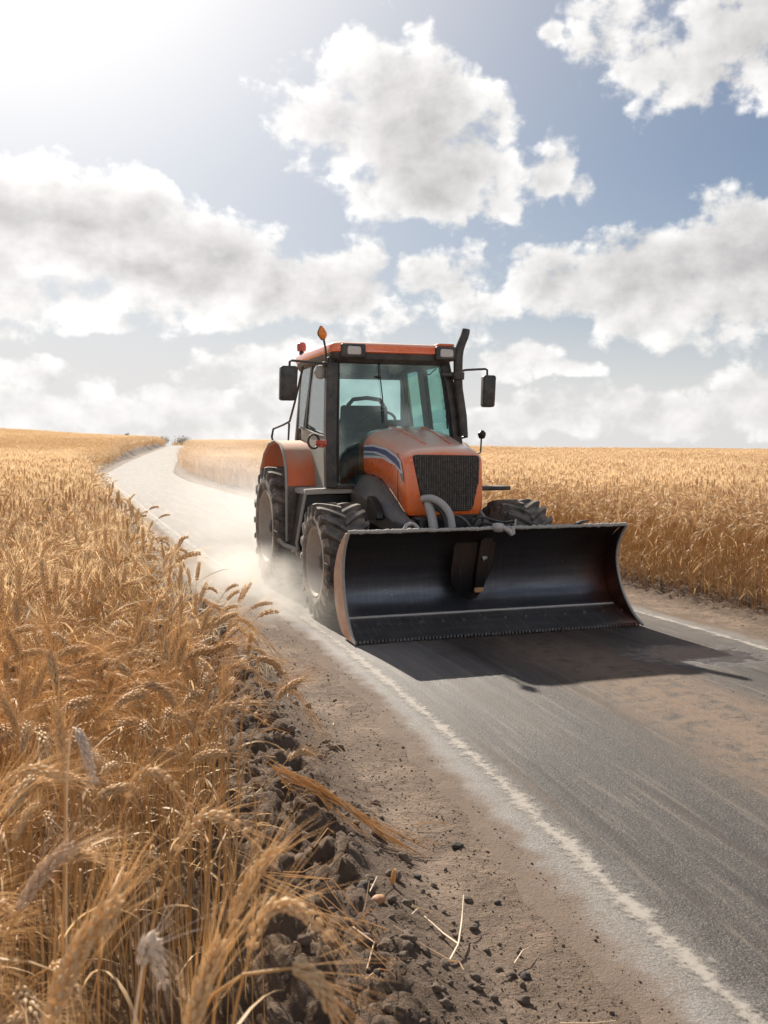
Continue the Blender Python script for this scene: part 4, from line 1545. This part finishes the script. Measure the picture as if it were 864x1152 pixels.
rw = random.Random(11)
srcs = {0: [], 1: [], 2: [], 3: []}
for v_ in range(8):
    mb = MB()
    add_stalk(mb, rw, 0)
    srcs[0].append(src(mb, 'wheat_source', WM))
for v_ in range(10):
    mb = MB()
    add_stalk(mb, rw, 1)
    srcs[1].append(src(mb, 'wheat_source', WM))
for v_ in range(4):
    mb = MB()
    for _ in range(60):
        add_stalk(mb, rw, 2, Vector((rw.uniform(-.3, .3), rw.uniform(-.3, .3), 0)))
    srcs[2].append(src(mb, 'wheat_source', WM))
for v_ in range(3):
    mb = MB()
    for _ in range(420):
        add_stalk(mb, rw, 3, Vector((rw.uniform(-1.3, 1.3), rw.uniform(-1.3, 1.3), rw.uniform(-.05, .05))))
    srcs[3].append(src(mb, 'wheat_source', WM))


def gn_scatter(name, P_, rot, scl, idx, sources, collname):
    me = bpy.data.meshes.new(name)
    me.vertices.add(len(P_))
    me.vertices.foreach_set('co', np.asarray(P_, np.float32).ravel())
    for an, typ, arr in (('rot', 'FLOAT_VECTOR', rot), ('scl', 'FLOAT', scl), ('idx', 'INT', idx)):
        a = me.attributes.new(an, typ, 'POINT')
        a.data.foreach_set('vector' if typ == 'FLOAT_VECTOR' else 'value', np.asarray(arr, np.int32 if typ == 'INT' else np.float32).ravel())
    o = bpy.data.objects.new(name, me)
    col.objects.link(o)
    c_ = bpy.data.collections.new(collname)
    for i, s_ in enumerate(sources):
        c_.objects.link(s_)
    ng = bpy.data.node_groups.new(name, 'GeometryNodeTree')
    ng.interface.new_socket('Geometry', in_out='INPUT', socket_type='NodeSocketGeometry')
    ng.interface.new_socket('Geometry', in_out='OUTPUT', socket_type='NodeSocketGeometry')
    N_ = ng.nodes
    gi_, go_ = N_.new('NodeGroupInput'), N_.new('NodeGroupOutput')
    ci = N_.new('GeometryNodeCollectionInfo')
    ci.inputs['Collection'].default_value = c_
    ci.inputs['Separate Children'].default_value = True
    ci.inputs['Reset Children'].default_value = True
    ip = N_.new('GeometryNodeInstanceOnPoints')
    ip.inputs['Pick Instance'].default_value = True

    def attr(n_, t_):
        q = N_.new('GeometryNodeInputNamedAttribute')
        q.data_type = t_
        q.inputs['Name'].default_value = n_
        return q.outputs['Attribute']
    L_ = ng.links
    L_.new(gi_.outputs[0], ip.inputs['Points'])
    L_.new(ci.outputs[0], ip.inputs['Instance'])
    L_.new(attr('idx', 'INT'), ip.inputs['Instance Index'])
    e2r = N_.new('FunctionNodeEulerToRotation')
    L_.new(attr('rot', 'FLOAT_VECTOR'), e2r.inputs[0])
    L_.new(e2r.outputs[0], ip.inputs['Rotation'])
    L_.new(attr('scl', 'FLOAT'), ip.inputs['Scale'])
    L_.new(ip.outputs[0], go_.inputs[0])
    md = o.modifiers.new('scatter', 'NODES')
    md.node_group = ng
    return o


def jgrid(x0, x1, y0, y1, step, seed):
    g_ = np.random.default_rng(seed)
    xs = np.arange(x0, x1, step)
    ys_ = np.arange(y0, y1, step)
    X, Y = np.meshgrid(xs, ys_)
    X = X.ravel() + g_.uniform(-.5, .5, X.size) * step
    Y = Y.ravel() + g_.uniform(-.5, .5, Y.size) * step
    return X, Y


def in_field(x, y, near_=True, m_=0.):
    u = U(x, y)
    e = (fbm(y * 1.3, y * 0 + 3, 3, 61) - .5) * .24
    L_ = u < -(3.00 + e + .09 * ss((4.6 - y) / 1.6) + .36 * ss((y - 4) / 2) * (1 - ss((y - 13) / 6))) - m_
    R_ = u > (2.52 + e) + m_
    tram = (np.abs(u - 19.4) < .8) & (y > 20) | (np.abs(u - 18.6) < .3) | (np.abs(u - 20.5) < .3) | (np.abs(u - 38.3) < 1.0) | (np.abs(u - 37.5) < .4) | (np.abs(u - 39.4) < .4) | (np.abs(u + 24) < .3) | (np.abs(u + 26) < .3)
    return L_, R_, tram


def in_view(x, y, mleft=.9, mright=.9):
    return (x > -.42 * y - mleft) & (x < .42 * y + mright)


LODS = [(0, 1.25, 3.3, .070), (1, 3.3, 15, .072), (2, 15, 62, .36), (3, 62, 240, 1.55)]
bands = {}
near_pts = []
for lod, d0, d1, step in LODS:
    for side in ('L', 'R'):
        if lod == 0 and side == 'R':
            continue
        if lod <= 1:
            X, Y = jgrid(-.45 * d1 - 1, .45 * d1 + 1, .2, d1, step, 5 + lod)
        elif lod == 2:
            X, Y = jgrid(-30, 30, 8, d1, step, 8)
        else:
            X, Y = jgrid(-110, 110, 50, d1, step, 9)
        dd = np.hypot(X, Y)
        k_ = (dd >= d0) & (dd < d1) & in_view(X, Y, 1.0 if lod < 2 else 3, 1.0 if lod < 2 else 3)
        X, Y, dd = X[k_], Y[k_], dd[k_]
        Lf, Rf, tram = in_field(X, Y, m_={0: 0, 1: 0, 2: .25, 3: .9}[lod])
        k_ = (Lf if side == 'L' else Rf) & ~(tram & (dd < 150))
        X, Y, dd = X[k_], Y[k_], dd[k_]
        g_ = np.random.default_rng(40 + lod)
        if lod <= 1:   # uneven stand: thinner in places
            k_ = g_.random(len(X)) < .60 + .75 * vnoise(X * 2.2, Y * 2.2, 77)
            X, Y, dd = X[k_], Y[k_], dd[k_]
        if lod == 0:
            k_ = ~((dd < 2.3) & (U(X, Y) > -3.5))
            X, Y, dd = X[k_], Y[k_], dd[k_]
        Z = tz(X, Y) - .01
        n = len(X)
        lean_a = fbm(X * .5, Y * .5, 2, 91) * 9
        tilt = g_.uniform(0, .09, n) + .05 * fbm(X * .8, Y * .8, 2, 95)
        rot = np.stack([tilt * np.cos(lean_a + g_.normal(0, .8, n)), tilt * np.sin(lean_a + g_.normal(0, .8, n)), g_.uniform(0, 6.28, n)], -1)
        if lod >= 2:
            rot[:, :2] *= .4
        u = np.abs(U(X, Y))
        edge_ = np.clip((u - (2.88 if side == 'L' else 2.5)) / .35, 0, 1) if lod <= 1 else np.ones(n)
        scl = g_.normal(1.03, .05, n) * (.76 + .24 * edge_) * (.94 + .14 * fbm(X * .7, Y * .7, 3, 99))
        if lod <= 1:
            # stalks at the rim lean out over the verge
            sgn_ = 1 if side == 'L' else -1
            rot[:, 1] += sgn_ * (1 - edge_) * g_.uniform(0, .10, n)
        idx = g_.integers(0, len(srcs[lod]), n)
        P_ = np.stack([X, Y, Z], -1)
        if lod == 0:
            vis = (X > -.42 * Y - .15) & (X < .42 * Y)
            order = np.argsort(dd + np.where(vis, 0, 100))[:130]
            mk = np.zeros(n, bool)
            mk[order] = True
            near_pts = [(P_[i], rot[i], scl[i]) for i in order]
            P_, rot, scl, idx = P_[~mk], rot[~mk], scl[~mk], idx[~mk]
        bands[(lod, side)] = (P_, rot, scl, idx)
        print('wheat', lod, side, len(P_))

for (lod, side), (P_, rot, scl, idx) in bands.items():
    srcobjs = srcs[lod] if side == 'L' else [bpy.data.objects.new('wheat_source', s_.data) for s_ in srcs[lod]]
    o = gn_scatter('wheat_field', P_, rot, scl, idx, srcobjs, 'wheat_sources')
    tag(o, kind='stuff')

# individual stalks: the nearest ones, each with stem, leaf and bearded ear ------
variants = []
rv = random.Random(23)
for v_ in range(9):
    st, er = stalk_path(rv, rv.uniform(.86, 1.0), rand_nod(rv), rv.uniform(.0, .12), rv.uniform(0, 6.28), 9, 6)
    ms, ml, me_ = MB(), MB(), MB()
    ms.tube(st, [.0021] * (len(st) - 2) + [.0015, .0012], 6, caps=False)
    ear_mesh(me_, er, rv, 0, 0, 1, size=rv.uniform(1., 1.15))
    lv = []
    for _ in range(2):
        ml = MB()
        a = rv.uniform(0, 6.28)
        leaf_mesh(ml, st[rv.randrange(3, 8)], Vector((math.cos(a) * .5, math.sin(a) * .5, .8)).normalized(), rv.uniform(.18, .30), rv.uniform(.006, .010), rv, 0, 8)
        lv.append(ml.mesh('leaf', M['leaf'], 60, False))
    drop = er[-1].z - er[0].z
    variants.append(('upright' if drop > .055 else ('arched' if drop > -.03 else 'hanging'), ms.mesh('stem', M['stem'], 60, False), me_.mesh('ear', [M['ear'], M['awn']], 60, False), lv[0], lv[1]))
for i, (p, ro, s_) in enumerate(near_pts):
    e = empty('wheat_stalk', tuple(p))
    e.rotation_euler = tuple(float(q) for q in ro)
    e.scale = (float(s_),) * 3
    va = variants[i % 9]
    look = {'upright': 'ripe wheat stalk holding its bearded ear nearly upright', 'arched': 'ripe wheat stalk with its bearded ear arched over', 'hanging': 'ripe wheat stalk with its bearded ear hanging down'}[va[0]]
    u_ = float(U(p[0], p[1]))
    where = 'at the rim beside the clods' if u_ > -3.35 else ('in the nearest rows on the left' if p[1] < 2.1 else 'a few rows back on the left')
    tag(e, look + ' ' + where, 'wheat stalk', 'wheat stalks of the nearest rows on the left')
    for nm, me in zip(('stem', 'ear', 'leaf', 'leaf'), va[1:]):
        c_ = bpy.data.objects.new(nm, me)
        c_.parent = e
        col.objects.link(c_)


def hero(label, ear_pts, size, earm='ear', stemm='stem', bend=None, awn=.105, root=None, seed=1, r=.0022):
    """one stalk posed by the centre line of its ear"""
    rg_ = random.Random(seed)
    a, b_, c_ = (Vector(q) for q in ear_pts)
    er = []
    for i in range(8):
        t = i / 7
        er.append(a * (1 - t) * (1 - 2 * t) + b_ * 4 * t * (1 - t) + c_ * t * (2 * t - 1))
    t0 = (er[1] - er[0]).normalized()
    rx, ry = root if root else (a.x - .05 + rg_.uniform(-.05, .05), a.y + rg_.uniform(-.02, .12))
    rz_ = tz1(rx, ry) - .01
    rt_ = Vector((rx, ry, rz_))
    h1 = a - t0 * (.22 if bend is None else bend)
    h2 = rt_ + Vector((0, 0, (a.z - rz_) * .6))
    st = []
    for i in range(13):
        t = i / 12
        st.append(rt_ * (1 - t) ** 3 + h2 * 3 * t * (1 - t) ** 2 + h1 * 3 * t * t * (1 - t) + a * t ** 3)
    e = empty('wheat_stalk', tuple(rt_))
    tag(e, label, 'wheat stalk', 'wheat stalks of the nearest rows on the left')
    inv = [p - rt_ for p in st]
    MB().tube(inv, [r] * 10 + [r * .9, r * .8, r * .7], 7, caps=False).build('stem', M[stemm], e, fix=False)
    mb_ = MB()
    ear_mesh(mb_, [p - rt_ for p in er], rg_, 0, 0, 1, size=size, awn=awn)
    mb_.build('ear', [M[earm], M['awn'] if earm == 'ear' else M[earm]], e, ang=60, fix=False)
    mb_ = MB()
    an = rg_.uniform(0, 6.28)
    leaf_mesh(mb_, inv[7], Vector((math.cos(an) * .5, math.sin(an) * .5, .8)).normalized(), .24, .008, rg_, 0, 8)
    mb_.build('leaf', M['leaf'], e, fix=False)
    return e


hero('big plump out-of-focus wheat ear leaning right in the bottom left corner', [(-.292, .80, 1.190), (-.266, .80, 1.26), (-.228, .80, 1.313)], 1.15, seed=1)
hero('short upright plump ear just right of the big blurred one at the bottom', [(-.188, .88, 1.130), (-.173, .88, 1.185), (-.154, .88, 1.230)], 1.1, seed=2, root=(-.2, .98))
hero('small bleached ear hanging end-on between the two big bottom ears', [(-.248, .95, 1.165), (-.240, .955, 1.186), (-.228, .96, 1.135)], 1.0, 'ear_pale', 'leaf_pale', seed=3, awn=.06)
hero('ear arched over in a tight hook above the clods at the bottom', [(-.138, .95, 1.180), (-.106, .95, 1.231), (-.052, .95, 1.192)], .95, seed=4, root=(-.17, 1.0))
hero('ear leaning up to the right beside the dark gap in the rows', [(-.172, 1.05, 1.155), (-.152, 1.05, 1.207), (-.118, 1.05, 1.248)], .95, seed=5)
hero('low ear drooping to the right over the soil at the bottom edge', [(-.090, .90, 1.192), (-.067, .90, 1.180), (-.044, .90, 1.136)], 1.0, seed=6, root=(-.13, .98))
hero('greyish weathered ear leaning right at the left edge of the picture', [(-.432, 1.1, 1.150), (-.403, 1.1, 1.195), (-.368, 1.1, 1.232)], .95, 'ear_grey', seed=7)
hero('arched ear with long beard fanned right above the hooked one', [(-.290, 1.3, 1.130), (-.242, 1.3, 1.187), (-.172, 1.3, 1.140)], .95, seed=8)
hero('arched ear standing left of the centre of the near rows', [(-.412, 1.5, 1.130), (-.369, 1.5, 1.180), (-.306, 1.5, 1.112)], .95, seed=9)
hero('single white bleached ear hanging head down among golden ones', [(-.522, 1.6, 1.218), (-.506, 1.59, 1.188), (-.486, 1.58, 1.130)], .95, 'ear_pale', 'leaf_pale', seed=10, awn=.06, bend=.06)
hero('ear bowed level along the left edge halfway up the near wheat', [(-.585, 1.4, 1.175), (-.532, 1.4, 1.216), (-.475, 1.4, 1.200)], .95, seed=11)
hero('straight upright ear left of the white bleached one', [(-.512, 1.5, 1.188), (-.515, 1.5, 1.241), (-.522, 1.5, 1.292)], .95, seed=12)
hero('ear arched right at the rim of the wheat nearest the verge', [(-.400, 2.0, 1.080), (-.338, 2.0, 1.148), (-.242, 2.0, 1.105)], .95, seed=13)
hero('arched bearded ear rising above its neighbours behind the white one', [(-.622, 2.1, 1.178), (-.555, 2.1, 1.240), (-.480, 2.1, 1.210)], .95, seed=14)

# ------------------------------------------------------------------ clods, stones, straw on the verge
rc = random.Random(31)


def rock_mesh(name, seed, m_, sub=3, rough=.3, flat=.7):
    import bmesh
    from mathutils import noise as mn
    b_ = bmesh.new()
    bmesh.ops.create_icosphere(b_, subdivisions=sub, radius=1)
    o_ = Vector((seed * 7.3, seed * 3.1, seed))
    for v in b_.verts:
        n_ = v.co.normalized()
        f = 1 + rough * mn.fractal(n_ * 1.1 + o_, 1, 2, 5) + rough * .5 * mn.noise(n_ * 4 + o_)
        v.co = Vector((n_.x * f * 1.15, n_.y * f * .9, n_.z * f * flat))
    me = bpy.data.meshes.new(name)
    b_.to_mesh(me)
    b_.free()
    me.materials.append(M[m_])
    me.polygons.foreach_set('use_smooth', [True] * len(me.polygons))
    return me


clods = [rock_mesh('soil_clod', i + 1, 'clod', 3, .42, .72) for i in range(6)]
pebs = [rock_mesh('pebble', i + 20, 'palestone', 3, .34, .7) for i in range(4)]
cand = []
for _ in range(2600):
    y = 2.4 + 7.5 * rc.random() ** 1.6
    u = -rc.uniform(2.30, 2.98) if rc.random() < .9 else -rc.uniform(2.1, 2.35)
    cand.append((u, y))
placed = []
for (u, y) in cand:
    if len(placed) >= 210:
        break
    s_ = rc.choice((.010, .012, .015, .019, .026)) * rc.uniform(.8, 1.2) * (1 if abs(u) > 2.28 else .45)
    x = float(C(y)) + u * UK
    if all((x - q[0]) ** 2 + (y - q[1]) ** 2 > (s_ + q[2]) ** 2 * .7 for q in placed):
        placed.append((x, y, s_))
for i, (x, y, s_) in enumerate(placed):
    o = bpy.data.objects.new('soil_clod', clods[i % 6])
    o.location = (x, y, tz1(x, y) + s_ * .3)
    o.rotation_euler = (rc.uniform(-.5, .5), rc.uniform(-.5, .5), rc.uniform(0, 6.28))
    o.scale = (s_,) * 3
    col.objects.link(o)
    big_ = 'large lumpy soil clod' if s_ > .030 else ('middling grey brown soil clod' if s_ > .019 else 'small crumbly soil clod')
    where = 'at the foot of the picture' if y < 3.1 else ('near the straw bundle' if y < 4.6 else ('along the middle of the left bank' if y < 6.5 else 'where the left bank narrows towards the tractor'))
    tag(o, big_ + ' ' + where, 'soil clod', 'soil clods along the left bank')
placed2 = []
for _ in range(900):
    y = rc.uniform(2.5, 3.6)
    u = -rc.uniform(2.15, 2.62)
    x = float(C(y)) + u * UK
    s_ = rc.uniform(.006, .020)
    if len(placed2) < 34 and all((x - q[0]) ** 2 + (y - q[1]) ** 2 > (s_ + q[2]) ** 2 for q in placed2):
        placed2.append((x, y, s_))
for i, (x, y, s_) in enumerate(placed2):
    o = bpy.data.objects.new('pebble', pebs[i % 4])
    o.location = (x, y, tz1(x, y) + s_ * .35)
    o.rotation_euler = (rc.uniform(-.3, .3), rc.uniform(-.3, .3), rc.uniform(0, 6.28))
    o.scale = (s_,) * 3
    col.objects.link(o)
    tag(o, ('larger' if s_ > .014 else 'smaller') + ' pale pebble at the bottom of the verge ' + ('nearest the clods' if x < .08 + (3 - y) * .1 else 'on the smooth soil side'), 'pebble', 'pale pebbles at the bottom of the verge')


def stone(name, lab, cat, x, y, s_, m_, seed, group=None, rough=.2):
    o = bpy.data.objects.new(name, rock_mesh(name, seed, m_, 3, rough, .7))
    o.location = (x, y, tz1(x, y) + s_ * .45)
    o.scale = (s_,) * 3
    o.rotation_euler = (0, 0, seed)
    col.objects.link(o)
    tag(o, lab, cat, group)


stone('stone', 'smooth orange brown stone among the grey clods', 'stone', -.02, 3.22, .024, 'orangestone', 51, None, .16)
for i, (x, y, s_, lab) in enumerate([(.31, 3.94, .022, 'black crumb of tar lying alone high on the smooth verge'), (.45, 2.95, .018, 'black crumb lying low on the verge near the asphalt'),
                                     (.13, 3.62, .014, 'small dark crumb below the loose straw bundle'), (.42, 3.45, .012, 'tiny dark crumb midway along the smooth verge'),
                                     (.56, 2.62, .016, 'dark crumb beside the asphalt at the bottom of the picture'), (-.07, 3.30, .026, 'dark damp clod touching the orange brown stone')]):
    stone('stone', lab, 'stone', x, y, s_, 'darkstone', 60 + i, 'dark crumbs on the left verge', .35)


def straw(lab, lines, m_='leaf_pale', r=.0022, name='straw_stalk', flat=False):
    mb_ = MB()
    x0, y0 = lines[0][0][:2]
    z0 = tz1(x0, y0)
    for ln in lines:
        pts_ = []
        for q in ln:
            h_ = q[2] if len(q) > 2 else .012
            pts_.append(Vector((q[0] - x0, q[1] - y0, tz1(q[0], q[1]) + h_ - z0)))
        fine_ = []
        for i in range(len(pts_) - 1):
            for j in range(3):
                fine_.append(pts_[i].lerp(pts_[i + 1], j / 3))
        fine_.append(pts_[-1])
        mb_.tube(fine_, [r * (1 - .5 * i / len(fine_)) for i in range(len(fine_))], 5)
    o = mb_.build(name, M[m_], None, fix=False)
    o.location = (x0, y0, z0)
    tag(o, lab, 'straw')
    return o


straw('pale forked dry straw standing in a Y on the verge', [[(.21, 2.95, .01), (.245, 3.05, .03), (.27, 3.22, .05), (.285, 3.33, .09)], [(.245, 3.05, .03), (.20, 3.12, .02), (.14, 3.22, .012)], [(.21, 2.95, .01), (.13, 2.97, .01), (.03, 3.0, .012)]], r=.0045)
straw('short pale straw lying flat above the forked one', [[(.10, 3.27, .012), (.17, 3.28, .02), (.24, 3.24, .012)]], r=.0035)
straw('thin straw lying level across the clods at the bottom', [[(-.13, 3.05, .02), (-.06, 3.0, .03), (.02, 2.98, .012)]], 'leaf', r=.003)
straw('bent straw piece on the clods below the orange stone', [[(-.05, 2.75, .02), (-.03, 2.85, .03), (-.10, 2.98, .02)]], 'leaf', r=.003)
straw('thin upright straw stub beside the orange stone', [[(-.07, 3.12, .0), (-.06, 3.14, .05), (-.05, 3.15, .10)]], r=.0028)
mb_ = MB()
# loose bundle of straw pulled out of the rows onto the bank
lines = []
for i in range(26):
    a, b2 = rc.uniform(-.05, .06), rc.uniform(-.08, .08)
    L = rc.uniform(.35, 1.0)
    x1 = -.50 + rc.uniform(0, .12)
    lines.append([(x1, 4.02 + a, .10 + rc.uniform(0, .05)), (x1 + .22 * L, 3.98 + a * .6, .075 + rc.uniform(0, .03)), (x1 + .45 * L, 3.93 + b2 * .6, .05 + rc.uniform(0, .02)), (x1 + .70 * L, 3.86 + b2 * 1.3, .02 + rc.uniform(0, .02))])
straw('loose bundle of golden straw fallen from the wheat across the clods', lines, 'leaf', r=.0026, name='straw_bundle')
for k_, (x, y, lab) in enumerate([(-.62, 5.2, 'bent straws hanging over the bank above the straw bundle'), (-1.05, 7.2, 'bent straws leaning out where the verge narrows towards the tractor'), (-.30, 2.75, 'tangled straws leaning over the lowest clods')]):
    lines = []
    for i in range(9):
        a = rc.uniform(-.5, .5)
        L = rc.uniform(.15, .34)
        lines.append([(x - .1, y + a * .12, .28), (x + L * .5, y + a * .2, .20 + rc.uniform(-.05, .05)), (x + L, y + a * .35, .04)])
    straw(lab, lines, 'leaf', r=.002, name='straw_tuft')
stub = MB()
stub.tube([(0, 0, 0), (.004, 0, .02), (.006, .002, .04), (.012, .0, .055)], [.007, .010, .009, .006], 8)
so = stub.build('stubble_stump', M['stem'], None)
so.location = (.03, 3.43, tz1(.03, 3.43))
tag(so, 'short tan stub sticking up behind the orange brown stone', 'stub')

# loose straw pieces blown over the bank, each its own
rs = random.Random(77)
for i in range(46):
    y = 2.5 + 5.0 * rs.random() ** 1.3
    x = float(C(y)) - rs.uniform(2.2, 3.0) * UK
    a, L = rs.uniform(0, 3.14), rs.uniform(.05, .20)
    d = Vector((math.cos(a), math.sin(a)))
    k_ = rs.uniform(-.03, .03)
    long_ = L > .12
    so_ = straw(('long' if long_ else 'short') + ' loose straw lying on the left bank ' + ('at the foot of the picture' if y < 3.3 else ('near the straw bundle' if y < 4.8 else 'further up towards the tractor')),
          [[(x, y, .02), (x + d.x * L * .5 - d.y * k_, y + d.y * L * .5 + d.x * k_, .035), (x + d.x * L, y + d.y * L, .02)]], 'leaf' if rs.random() < .6 else 'leaf_pale', r=rs.uniform(.0018, .003))
    so_['group'] = 'loose straw pieces on the left bank'


# gravel: loose crumbs over both verges and the dirty carriageway, beyond counting
gsrc = [bpy.data.objects.new('gravel_source', rock_mesh('gravel', i + 80, m__, 1, .3, .75)) for i, m__ in enumerate(('clod', 'palestone', 'darkstone', 'clod'))]
g_ = np.random.default_rng(3)
n = 15000
y = 2.2 + 11 * g_.random(n) ** 1.7
us = np.where(g_.random(n) < .72, -g_.uniform(1.86, 2.75, n), np.where(g_.random(n) < .5, g_.uniform(1.85, 2.6, n), g_.normal(.42, .33, n)))
x = C(y) + us * UK
z = tz(x, y) + np.where(np.abs(us) < 1.9, .013, 0)
sc_ = g_.lognormal(math.log(.0028), .5, n) * np.where(np.abs(us) < 1.9, .75, 1)
k_ = ~((np.abs(us) < 1.6) & (y > 7.3))
o = gn_scatter('gravel', np.stack([x, y, z], -1)[k_], g_.uniform(0, 6.28, (k_.sum(), 3)), sc_[k_], g_.integers(0, 4, k_.sum()), gsrc, 'gravel_sources')
tag(o, kind='stuff')

# ------------------------------------------------------------------ low bushes on the far crest
def bush(x, y, h_, w, lab, seed):
    rb = random.Random(seed)
    e = empty('bush', (x, y, tz1(x, y) + .2))
    tag(e, lab, 'bush', 'bushes on the crest')
    mb_ = MB()
    for _ in range(5):
        a = rb.uniform(0, 6.28)
        mb_.tube([(0, 0, -.2), (math.cos(a) * w * .2, math.sin(a) * w * .2, h_ * .5), (math.cos(a) * w * .35, math.sin(a) * w * .35, h_ * .8)], [.06, .04, .015], 5)
    mb_.build('trunk', M['bark'], e, fix=False)
    mb_ = MB()
    lobes = [(Vector((rb.uniform(-1, 1) * w * .34, rb.uniform(-1, 1) * w * .3, h_ * rb.uniform(.3, .8))), rb.uniform(.22, .42) * w) for _ in range(8)]
    for _ in range(900):
        c_, r_ = rb.choice(lobes)
        d = Vector((rb.gauss(0, 1), rb.gauss(0, 1), rb.gauss(0, .8))).normalized()
        p = c_ + d * r_ * rb.random() ** .35
        if p.z < 0:
            continue
        a = Vector((rb.gauss(0, 1), rb.gauss(0, 1), rb.gauss(0, 1))).normalized() * rb.uniform(.06, .13)
        b2 = a.cross(d).normalized() * a.length * .6
        mb_.add([p - a, p + b2, p + a, p - b2], [(0, 1, 2, 3)])
    mb_.build('crown', M['bush'], e, fix=False)


for i, (px, yd, h_, w, lab) in enumerate([(176, 196, 1.0, 2.4, 'low dark bush just left of where the road meets the sky'), (183, 205, 1.5, 2.6, 'rounded bush standing over the end of the road'),
                                          (205, 200, 1.2, 3.2, 'wide low bush just right of where the road meets the sky'), (143, 165, 1.3, 1.0, 'tallest thin bush on the left crest'),
                                          (133, 165, .9, 1.1, 'small round bush left of the tallest thin one'), (150, 168, .8, 1.2, 'small bush right of the tallest thin one'),
                                          (120, 160, .7, 1.4, 'low bush leftmost on the left crest')]):
    bush((px - 432) / 1080 * yd, yd, h_, w, lab, 90 + i)


# ------------------------------------------------------------------ air: dust raised by the wheels, thin haze over the fields
def dust_mat(name, colr, peak, scale, stretch=(1, 1, 1)):
    m_, t, out = mat(name)
    tc_ = t.n.new('ShaderNodeTexCoord')
    ob = tc_.outputs['Object']
    r2 = t.v('LENGTH', ob)
    fall = t.m('SUBTRACT', 1, t.ss(r2, .15, .98))
    g = t.n.new('ShaderNodeNewGeometry')
    n = t.noise(t.v('MULTIPLY', g.outputs['Position'], stretch), scale, 3, .6)
    d = t.m('MULTIPLY', t.m('MULTIPLY', fall, t.ss(n, .30, .72)), peak)
    v = t.new('ShaderNodeVolumePrincipled', {'Color': colr, 'Density': d, 'Anisotropy': .35})
    t.l.new(v.outputs[0], out.inputs['Volume'])
    return m_


def dust_puff(loc, size, rz, m_, name='dust_cloud'):
    import bmesh
    b_ = bmesh.new()
    bmesh.ops.create_icosphere(b_, subdivisions=3, radius=1)
    me = bpy.data.meshes.new(name)
    b_.to_mesh(me)
    b_.free()
    me.materials.append(m_)
    o = bpy.data.objects.new(name, me)
    o.location, o.scale, o.rotation_euler = loc, size, (0, 0, rz)
    col.objects.link(o)
    tag(o, kind='stuff')
    return o


def tw(x, y, z):
    return tuple(tr.matrix_basis @ Vector((x, y, z))) if False else (TC[0] + math.cos(R(18.14)) * x - math.sin(R(18.14)) * y, TC[1] + math.sin(R(18.14)) * x + math.cos(R(18.14)) * y, z)


dust_puff(tw(-1.45, 2.7, .22), (1.15, 3.1, .42), R(18), dust_mat('wheel_dust', (.96, .90, .83), 1.7, 3.0))
dust_puff(tw(.2, 7.5, .45), (3.2, 5.5, 1.1), R(20), dust_mat('trailing_dust', (.96, .92, .88), .30, 1.3))
dust_puff(tw(.5, 19, .8), (4.5, 10.0, 1.7), R(18), dust_mat('drifting_dust', (.97, .94, .92), .05, .6))
